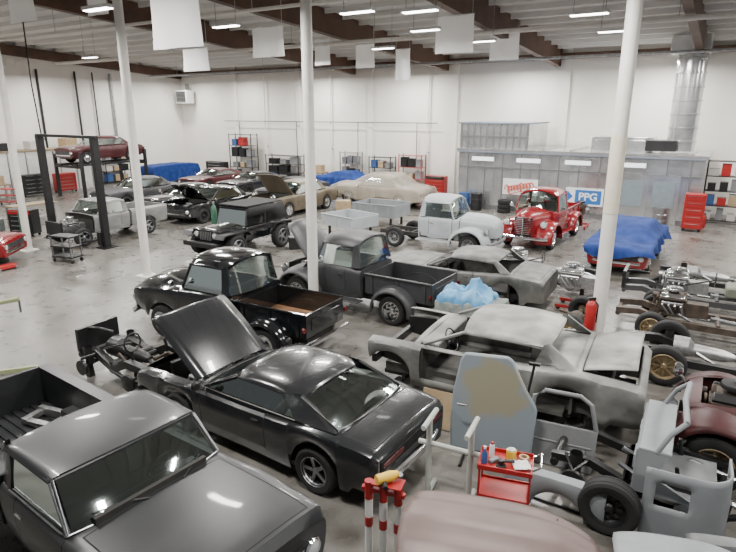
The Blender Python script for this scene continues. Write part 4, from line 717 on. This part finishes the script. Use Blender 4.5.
# hoist handle at left
m = mat('hoist_green',(.3,.33,.18),.5); t = thing('engine_hoist','yellow-green hoist arm at the left edge above the pickup bed','hoist',(-7.5,9.9,0),20)
MB().box((0,0,.75),(.1,.1,1.5)).build('mast',m,t); MB().tube([(-.4,0,1.2),(0,0,1.5),(1.0,0,1.62)],.05,6).build('boom',m,t); mb = MB(); [mb.box((.4,sy*.35,.06),(1.3,.08,.08)) for sy in SS]; mb.box((-.2,0,.06),(.08,.78,.08)); mb.box((0,0,.06),(.5,.08,.08)); mb.build('base',m,t); MB().tube([(1.0,0,1.6),(1.0,0,1.35)],.02,6).build('hook',STEEL,t)
def inbed(x,y,z): M = Matrix.Rotation(R(-36.5),3,'Z'); return tuple(TP+M@Vector((x,y,z)))
o = thing('metal_bracket','bare metal bracket lying in the bed of the foreground pickup','bracket',inbed(-2.5,.3,.625),-20); mb = MB(); mb.box((0,0,.03),(.6,.1,.06)); mb.box((.25,.15,.04),(.1,.4,.08)); mb.box((-.25,.12,.04),(.1,.34,.08)); mb.box((0,.28,.06),(.6,.08,.12)); mb.build('plate',ALU,o,bevel=.008)
# ================================================================ paint booth and duct
t = rthing('paint_booth','large galvanised paint booth along the back wall','paint booth',6.5,31.2); BX = mat('booth_trim',(.16,.19,.24),.5)
mb = MB(); mb.box((0,0,1.5),(11.4,3.9,3.0))
for q in range(25): mb.box((-5.7+.475*q,-1.965,1.5),(.07 if q % 2 == 0 else .04,.05,3.0),q % 2)
mb.box((0,-1.985,2.2),(11.4,.04,.07),1); mb.box((0,-1.985,.12),(11.4,.04,.24),1); mb.build('wall_panel',[GALV,mat('galvanised_dark',(.24,.245,.25),.35,.7)],t,smooth=False)
mb = MB(); mb.box((0,.1,3.06),(11.7,4.3,.14)); [mb.box((-5.2+1.3*q,.1,3.16),(.08,4.1,.1)) for q in range(9)]; mb.build('roof_panel',GALV,t)
mb = MB(); mb.box((-4.0,0,3.75),(3.7,3.4,1.3)); [mb.box((-5.75+.35*q,-1.72,3.75),(.07,.05,1.3),1) for q in range(11)]; mb.box((-4.0,-1.72,3.75),(3.7,.06,.08),1); mb.build('filter_housing',[GALV,MC['galvanised_dark']],t)
MB().box((2.0,.5,3.45),(2.8,1.6,.7)).box((2.0,-.31,3.45),(2.4,.04,.45)).build('fan_cabinet',GALV,t,bevel=.02)
parts('edge_trim',BX,t,lambda b,a:b.box(*a),(((-4.0,0,4.42),(3.85,3.55,.07)),((0,-2.07,2.97),(11.6,.04,.06))))
for q in range(4): mb = MB(); mb.box((-4.4+2.4*q,-1.985,2.62),(1.3,.03,.3)); mb.box((-4.4+2.4*q,-2.0,2.62),(1.2,.02,.2),1); mb.build('light_window',[GALV,emit('booth_glow%d' % q,(.9,.95,1.0),.8)],t)
mb = MB(); mb.box((3.6,-2.0,1.1),(2.6,.05,2.2)); [mb.box((3.6+sx*.65,-2.03,1.35),(.9,.03,1.2),1) for sx in SS]; mb.box((3.6,-2.03,1.1),(.03,.03,2.2),1); mb.build('booth_door',[GALV,mat('booth_glass',(.2,.24,.26),.1)],t)
t = rthing('exhaust_duct','tall round galvanised exhaust duct at the right end of the booth','duct',1.95,31.0,3.22)
mb = MB(); mb.lathe([(.6,.0),(.6,5.13)],n=28); [mb.lathe([(.6,.6*q+.4),(.645,.6*q+.42),(.645,.6*q+.48),(.6,.6*q+.5)],n=28) for q in range(8)]; mb.build('pipe',GALV,t); MB().box((-.1,0,4.65),(1.6,1.5,.8)).build('elbow_box',GALV,t,bevel=.06); MB().box((-.75,-.3,.25),(1.3,1.2,.5)).build('fan_housing',BLKM,t,bevel=.03)
def text(body,size,m,par,loc,ext=.004,name='lettering'):
    c = bpy.data.curves.new('t','FONT'); c.body = body; c.size = size; c.extrude = ext; c.offset = .012; c.align_x = 'CENTER'; c.align_y = 'CENTER'; o = bpy.data.objects.new('t',c); COL.objects.link(o); bpy.context.view_layer.update()
    me = bpy.data.meshes.new_from_object(o.evaluated_get(bpy.context.evaluated_depsgraph_get())); bpy.data.objects.remove(o); me.materials.clear(); me.materials.append(m)
    return link(name,me,par,loc=loc,rot=(PI/2,0,0))
WH = mat('sign_white',(.75,.76,.78),.5); SB = mat('sign_blue',(.02,.13,.42),.45); ORR = mat('script_red',(.55,.07,.02),.45)
def onfront(px,py,d0=29.1):
    u = (px-368)/F; v = (276-py)/F; d = Vector((u,CP+v*SP,v*CP-SP)); k = d0/d.dot(D2); return Vector((0,0,H))+d*k
p = onfront(584,197); t = thing('sign','white sign with blue panel reading PPG on the paint booth','sign',p,RB); MB().box((0,0,0),(1.75,.03,.84)).build('board',WH,t); MB().box((.18,-.02,0),(1.2,.012,.66)).build('emblem',SB,t); text('PPG',.5,WH,t,(.18,-.032,0)); MB().prism([(-.8,.28),(-.52,0),(-.8,-.28)],-.02,-.03).build('arrow',SB,t)
p = onfront(520,187); t = thing('sign','white sign with orange-red script lettering on the paint booth','sign',p,RB); MB().box((0,0,0),(1.8,.03,.8)).build('board',WH,t); T = Matrix.Rotation(R(-12),4,'Y')
pts = [(-.72+1.4*q/90-.075*math.cos(q*.62),-.03,.13*math.sin(q*.62)*(1.7 if q < 12 or 44 < q < 54 else 1)) for q in range(91)]; MB().tube(pts,.03,6).xf(T).build('lettering',ORR,t); MB().tube([(-.6,-.03,-.28),(-.1,-.03,-.23),(.6,-.03,-.25)],.02,6).xf(T).build('flourish',ORR,t)
# ================================================================ shelving and storage
BC = [CARD,CARD2,BLKM,GREYP,REDT,STEEL,BLUEB]
def shelf(label,s,d,w,dp,h,nb,m,items,group,rotz=0):
    t = thing('storage_shelf',label,'shelf',room(s,d),RB+rotz); zs = []
    parts('upright',m,t,lambda b,a:b.box((a[0]*w/2,a[1]*dp/2,h/2),(.05,.05,h)),S4)
    for q in range(nb): z = .12+(h-.2)*q/(nb-1); MB().box((0,0,z),(w,dp,.03)).build('shelf_board',m,t); zs.append(z+.016)
    M = Matrix.Rotation(R(RB+rotz),3,'Z'); base = room(s,d); rn = random.Random(items*7+int(s))
    pos_w = ['left','middle','right']; lev = ['bottom','second','third','fourth','fifth','top']
    for q, z in enumerate(zs[:-1] if nb > 3 else zs):
        for j in range(3):
            if rn.random() < .08: continue
            bw, bd, bh = rn.uniform(.5,.9)*w/3, dp*.7, rn.uniform(.4,.85)*((h-.2)/(nb-1)); c = rn.choice([0,0,0,1,1,2,2,3,3,4,5,6]); cn = ['brown carton','white carton','black box','dull grey box','red box','steel box','blue box'][c]
            o = thing('storage_box','%s, %s of %s board, %s' % (cn,pos_w[j],lev[q],group),'box',tuple(base+M@Vector(((j-1)*w/3.1,0,z))),RB+rotz,'boxes on the '+group)
            MB().box((0,0,bh/2),(bw,bd,bh)).build('box_body',BC[c],o,bevel=.01); mb = MB(); mb.box((0,0,bh-.0),(bw*1.02,bd*1.02,.04)); mb.build('lid',CARD2 if c == 0 else BC[c],o)
shelf('tall black shelving full of boxes on the back wall, left of centre',31.3,32.9,2.2,.7,3.4,5,BLKM,3,'tall black shelving')
shelf('wire shelf rack behind the blue covered car',21.7,33.1,1.4,.6,2.4,4,STEEL,4,'wire rack behind blue cover')
shelf('shelf of tins near the left end of the paint booth',17.0,33.0,1.6,.6,2.4,4,REDT,5,'red shelf beside the booth')
shelf('shelf rack at the far right end of the booth',-.05,31.2,1.5,.7,2.9,5,BLKM,6,'rack at the far right')
shelf('black shelf rack on the left wall beyond the white unit',37.8,26.4,2.0,.7,2.4,4,BLKM,9,'rack on the left wall',90)
shelf('long low black rack on the back wall behind the charcoal coupe',27.4,33.0,3.0,.7,2.0,4,BLKM,12,'long low rack')
shelf('black rack on the back wall left of the red shelf',19.2,33.0,1.6,.7,2.2,4,BLKM,15,'rack left of the red shelf')
t = thing('storage_unit','long white panelled storage unit along the left wall','storage unit',room(37.45,19.6),RB+90); mb = MB(); mb.box((0,0,1.3),(8.6,1.3,2.6)); [mb.box((-4.3+1.075*q,-.66,1.3),(.06,.03,2.6),1) for q in range(9)]; mb.build('cabinet',[WHITE,STEEL],t,bevel=.01); MB().box((0,0,2.65),(8.8,1.45,.1)).build('top_board',BENCH,t); parts('door_panel',WHITE,t,lambda b,q:b.box((-3.76+1.075*q,-.67,1.25),(.9,.03,2.1)),range(8),bevel=.01)
def chest(label,pos,ang,m,top,w=1.1,h=1.0):
    t = thing('tool_chest',label,'tool chest',pos,ang); MB().box((0,0,.12+h/2),(w,.5,h)).build('cabinet',m,t,bevel=.02); n = 5
    for q in range(n): o = MB().box((0,-.26,.12+h*(q+.5)/n),(w-.1,.03,h/n*.85)).build('drawer',top if q == n-1 else m,t,bevel=.006); MB().box((0,-.285,.12+h*(q+.7)/n),(w*.7,.02,.02)).build('handle',CHROME,o)
    parts('caster',DRUB,t,lambda b,a:b.lathe([(0,-.02),(.06,-.02),(.06,.02),(0,.02)],(a[0]*(w/2-.1),a[1]*.2,.06),'y',12),S4)
chest('black wheeled tool chest left of the lift',(-14.3,23.6),-10,BLKM,REDT)
chest('red tool chest near the red shelf beside the booth',tuple(room(15.0,32.4)),RB,REDT,BLKM,1.3,1.1)
chest('tall black tool chest at the left edge beyond the left column',(-17.6,24.9),-10,BLKM,BLKM,1.4,1.3)
chest('red cabinet standing at the right end of the paint booth front',tuple(room(.9,28.3)),RB,REDT,REDT,.8,1.5)
chest('low black tool chest against the back wall left of the tall shelving',tuple(room(34.2,32.9)),RB,BLKM,BLKM,2.0,1.1)
chest('red tool chest before the white storage unit, nearest the four-post lift',tuple(room(36.0,21.4)),RB+90,REDT,REDT,1.3,1.1)
chest('black tool chest before the white storage unit, left of the red one',tuple(room(36.0,19.4)),RB+90,BLKM,BLKM,1.6,1.2)
chest('small grey cabinet left of the two-post lift behind the red car',(-14.6,21.9),-10,STEEL,BLKM,.8,.9)
def bench(label,pos,ang,w=2.2):
    t = thing('workbench',label,'workbench',pos,ang); MB().box((0,0,.88),(w,.75,.07)).build('bench_top',BENCH,t,bevel=.008); MB().box((0,0,.25),(w-.15,.6,.03)).build('lower_shelf',STEEL,t); parts('leg',STEEL,t,lambda b,a:b.box((a[0]*(w/2-.08),a[1]*.3,.43),(.07,.07,.85)),S4); return t
bench('wooden workbench before the near end of the white storage unit',tuple(room(35.9,16.8)),RB+90)
bench('wooden workbench left of the silver pickup near the left edge',(-15.6,26.4),RB+90,2.0)
bench('wooden workbench on the back wall between the two shelf racks',tuple(room(24.6,32.95)),RB,1.7)
def utility(label,pos,ang,m):
    t = thing('utility_cart',label,'cart',pos,ang); parts('shelf_tray',m,t,lambda b,z:b.box((0,0,z),(.9,.5,.05)),(.2,.55,.9)); parts('post',STEEL,t,lambda b,a:b.box((a[0]*.42,a[1]*.22,.5),(.04,.04,.85)),S4); parts('caster',DRUB,t,lambda b,a:b.lathe([(0,-.02),(.07,-.02),(.07,.02),(0,.02)],(a[0]*.4,a[1]*.2,.07),'y',12),S4)
utility('black three-tray cart left of the second column',(-10.4,19.3),-20,BLKM); utility('red three-tray cart near the wooden bench by the white unit',tuple(room(33.6,16.6)),RB,REDT)
def bin_(label,pos,m,r=.29,h=.88):
    t = thing('steel_drum',label,'drum',pos); mb = MB().lathe([(0,0),(r,0),(r,h*.32),(r+.015,h*.34),(r,h*.36),(r,h*.65),(r+.015,h*.67),(r,h*.69),(r,h),(r-.02,h),(r-.02,h-.03),(0,h-.03)],n=24); mb.build('drum',m,t); MB().lathe([(.0,0),(.035,0),(.035,.02),(0,.02)],(.15,0,h-.03),n=12).build('bung',STEEL,t)
bin_('blue steel drum in front of the paint booth left end',tuple(room(11.6,28.6)),BLUEB); bin_('black steel drum beside the blue drum',tuple(room(10.9,28.6)),BLKM); bin_('grey steel drum near the right end of the booth',tuple(room(2.2,28.5)),STEEL)
def tire(label,pos,z,group,k):
    t = thing('spare_tyre',label,'tyre',(pos[0],pos[1],z),k*31,group); wheel(t,0,0,.11,.33,.11,'steel','tire',tilt=PI/2)
for k in range(2): tire(['lower black tyre of the pair behind the floor jack','upper black tyre of the pair behind the floor jack'][k],(-11.0,20.1),.22*k,'tyre pair behind the floor jack',k)
for k in range(3): tire(['lowest tyre of the stack in front of the booth','middle tyre of the stack in front of the booth','top tyre of the stack in front of the booth'][k],tuple(room(9.4,28.6)),.22*k,'tyre stack in front of the booth',k)
def estand(label,pos,ang,blk,cov):
    t = thing('engine_stand',label,'engine stand',pos,ang); mb = MB(); [mb.box((.1,sy*.3,.1),(1.0,.07,.07)) for sy in SS]; mb.box((-.38,0,.1),(.07,.67,.07)); mb.box((-.38,0,.45),(.08,.08,.7)); mb.box((-.25,0,.75),(.3,.12,.12)); mb.build('frame',REDT,t); engine(t,.3,0,.72,cov,blk); parts('caster',DRUB,t,lambda b,a:b.lathe([(0,-.02),(.06,-.02),(.06,.02),(0,.02)],(.1+a[0]*.42,a[1]*.3,.06),'y',12),S4)
estand('aluminium engine on a red stand between the coupe shells and the frames',(5.6,14.3),150,ALU,CHROME)
estand('rusty engine on a red stand beside the red vintage pickup',(9.5,25.4),-120,RUSTF,BLKM)
for x,y,lab in ((-6.2,22.9,'gas cylinder left of the black off-road vehicle'),(-15.0,24.8,'gas cylinder beside the black tool chest'),(-13.6,22.3,'gas cylinder beside the small grey cabinet')):
    t = thing('gas_cylinder',lab,'gas cylinder',(x,y)); MB().lathe([(0,0),(.115,0),(.12,.05),(.12,1.2),(.08,1.34),(.035,1.4),(.035,1.46),(0,1.46)],n=18).build('cylinder',GREENC,t); MB().box((0,0,1.5),(.08,.05,.07)).build('valve',STEEL,t)
t = thing('jack_stand','red jack stand on the floor left of the loose gold-wheeled axle','jack stand',(3.75,13.0)); MB().box((0,0,.14),(.26,.26,.28),tz=.35).build('base',REDT,t); MB().box((0,0,.34),(.05,.05,.2)).box((0,0,.45),(.12,.05,.03)).build('saddle',STEEL,t)
def crate(label,pos,ang,s,m):
    t = thing('carton',label,'box',pos,ang); MB().box((0,0,s[2]/2),s).build('box_body',m,t,bevel=.008); MB().box((0,0,s[2]),(s[0]*1.01,.06,.012)).build('tape',CARD2,t)
crate('brown carton on the floor before the paint booth',tuple(room(8.3,28.5)),RB,(.7,.5,.5),CARD); crate('white carton beside the brown carton before the booth',tuple(room(7.3,28.6)),RB+10,(.5,.5,.7),CARD2)
crate('brown carton on the floor by the far tan coupe',tuple(room(16.9,25.0)),RB+20,(.7,.6,.5),CARD); crate('black crate on the floor right of the off-road vehicle',(-2.6,21.3),12,(.8,.5,.45),BLKM); crate('brown carton on the wooden bench before the white storage unit',tuple(room(35.9,17.3,.916)),RB,(.6,.5,.5),CARD)
crate('white carton on the wooden bench between the shelf racks',tuple(room(25.0,32.95,.916)),RB,(.6,.45,.4),CARD2); crate('brown carton on the wooden bench between the shelf racks',tuple(room(24.2,32.95,.916)),RB,(.5,.45,.5),CARD)
crate('brown carton on top of the white storage unit, nearest the corner',tuple(room(37.4,22.8,2.71)),RB,(.9,.8,.6),CARD); crate('white carton on top of the white storage unit',tuple(room(37.4,20.6,2.71)),RB,(.8,1.0,.5),CARD2); crate('black crate on top of the white storage unit',tuple(room(37.4,18.4,2.71)),RB,(.8,1.2,.45),BLKM)
t = thing('floor_jack','red floor jack on the concrete near the left column','floor jack',(-11.9,18.2),60); MB().box((0,0,.1),(.7,.3,.12),tz=.9).build('body',REDT,t,bevel=.02); MB().tube([(-.3,0,.15),(-.75,0,.85)],.02,6).build('handle',BLKM,t); parts('wheel',STEEL,t,lambda b,a:b.lathe([(0,-.03),(.06,-.03),(.06,.03),(0,.03)],(a[0]*.28,a[1]*.15,.06),'y',12),S4)
def exting(label,pos,bracket=False):
    t = thing('fire_extinguisher',label,'fire extinguisher',pos); MB().lathe([(0,0),(.09,0),(.1,.04),(.1,.5),(.06,.58),(.03,.6),(0,.6)],n=18).build('cylinder',REDT,t); MB().box((0,0,.63),(.14,.04,.05)).build('handle',BLKM,t); MB().tube([(.03,0,.62),(.13,0,.5),(.12,0,.15)],.012,6).build('hose',DRUB,t)
    if bracket: MB().box((.1,.06,.3),(.16,.12,.05),rot=(0,0,R(30))).build('bracket',BLKM,t)
exting('red fire extinguisher on the floor by the booth end',tuple(at(702,228,0))); exting('red fire extinguisher mounted on the right column',(4.26,10.36,.95),True)
t = thing('wall_heater','white wall heater box with a dark grille high on the back wall',"heater",tuple(room(37.3,WD-.75,5.6)),RB); MB().box((0,0,.5),(1.2,.8,1.0)).build('cabinet',WHITE,t,bevel=.02); mb = MB(); mb.box((0,-.41,.5),(1.0,.02,.8)); [mb.box((0,-.43,.15+.1*q),(.95,.02,.03),1) for q in range(8)]; mb.build('grille',[BLKM,STEEL],t); MB().box((0,.3,1.2),(.2,.2,.6)).build('flue',STEEL,t)
t = thing('truck_bed','separate light grey primer truck bed beside the black off-road vehicle','truck bed',(-.75,23.4),-46); bed(t,-.95,.95,.72,.5,.95,PRIM,PRIM)
parts('stand_leg',BLKM,t,lambda b,a:b.box((a[0]*.7,a[1]*.5,.26),(.08,.08,.52)),S4)
t = thing('truck_bed','second light grey truck bed behind the first one','truck bed',(.6,26.2),-31.6); bed(t,-1.1,1.1,.75,.45,1.0,GREYP2,GREYP2)
parts('stand_leg',BLKM,t,lambda b,a:b.box((a[0]*.8,a[1]*.5,.235),(.08,.08,.47)),S4)
# ================================================================ world, camera
w = bpy.data.worlds.new('World'); S.world = w; w.use_nodes = True; w.node_tree.nodes['Background'].inputs[0].default_value = (.97,.98,1,1); w.node_tree.nodes['Background'].inputs[1].default_value = .24
cd = bpy.data.cameras.new('Camera'); cd.sensor_width = 36; cd.lens = F/736*36; cd.clip_end = 200; cam = bpy.data.objects.new('Camera',cd); COL.objects.link(cam); cam.location = (0,0,H); cam.rotation_euler = (R(90)-PITCH,0,0); S.camera = cam
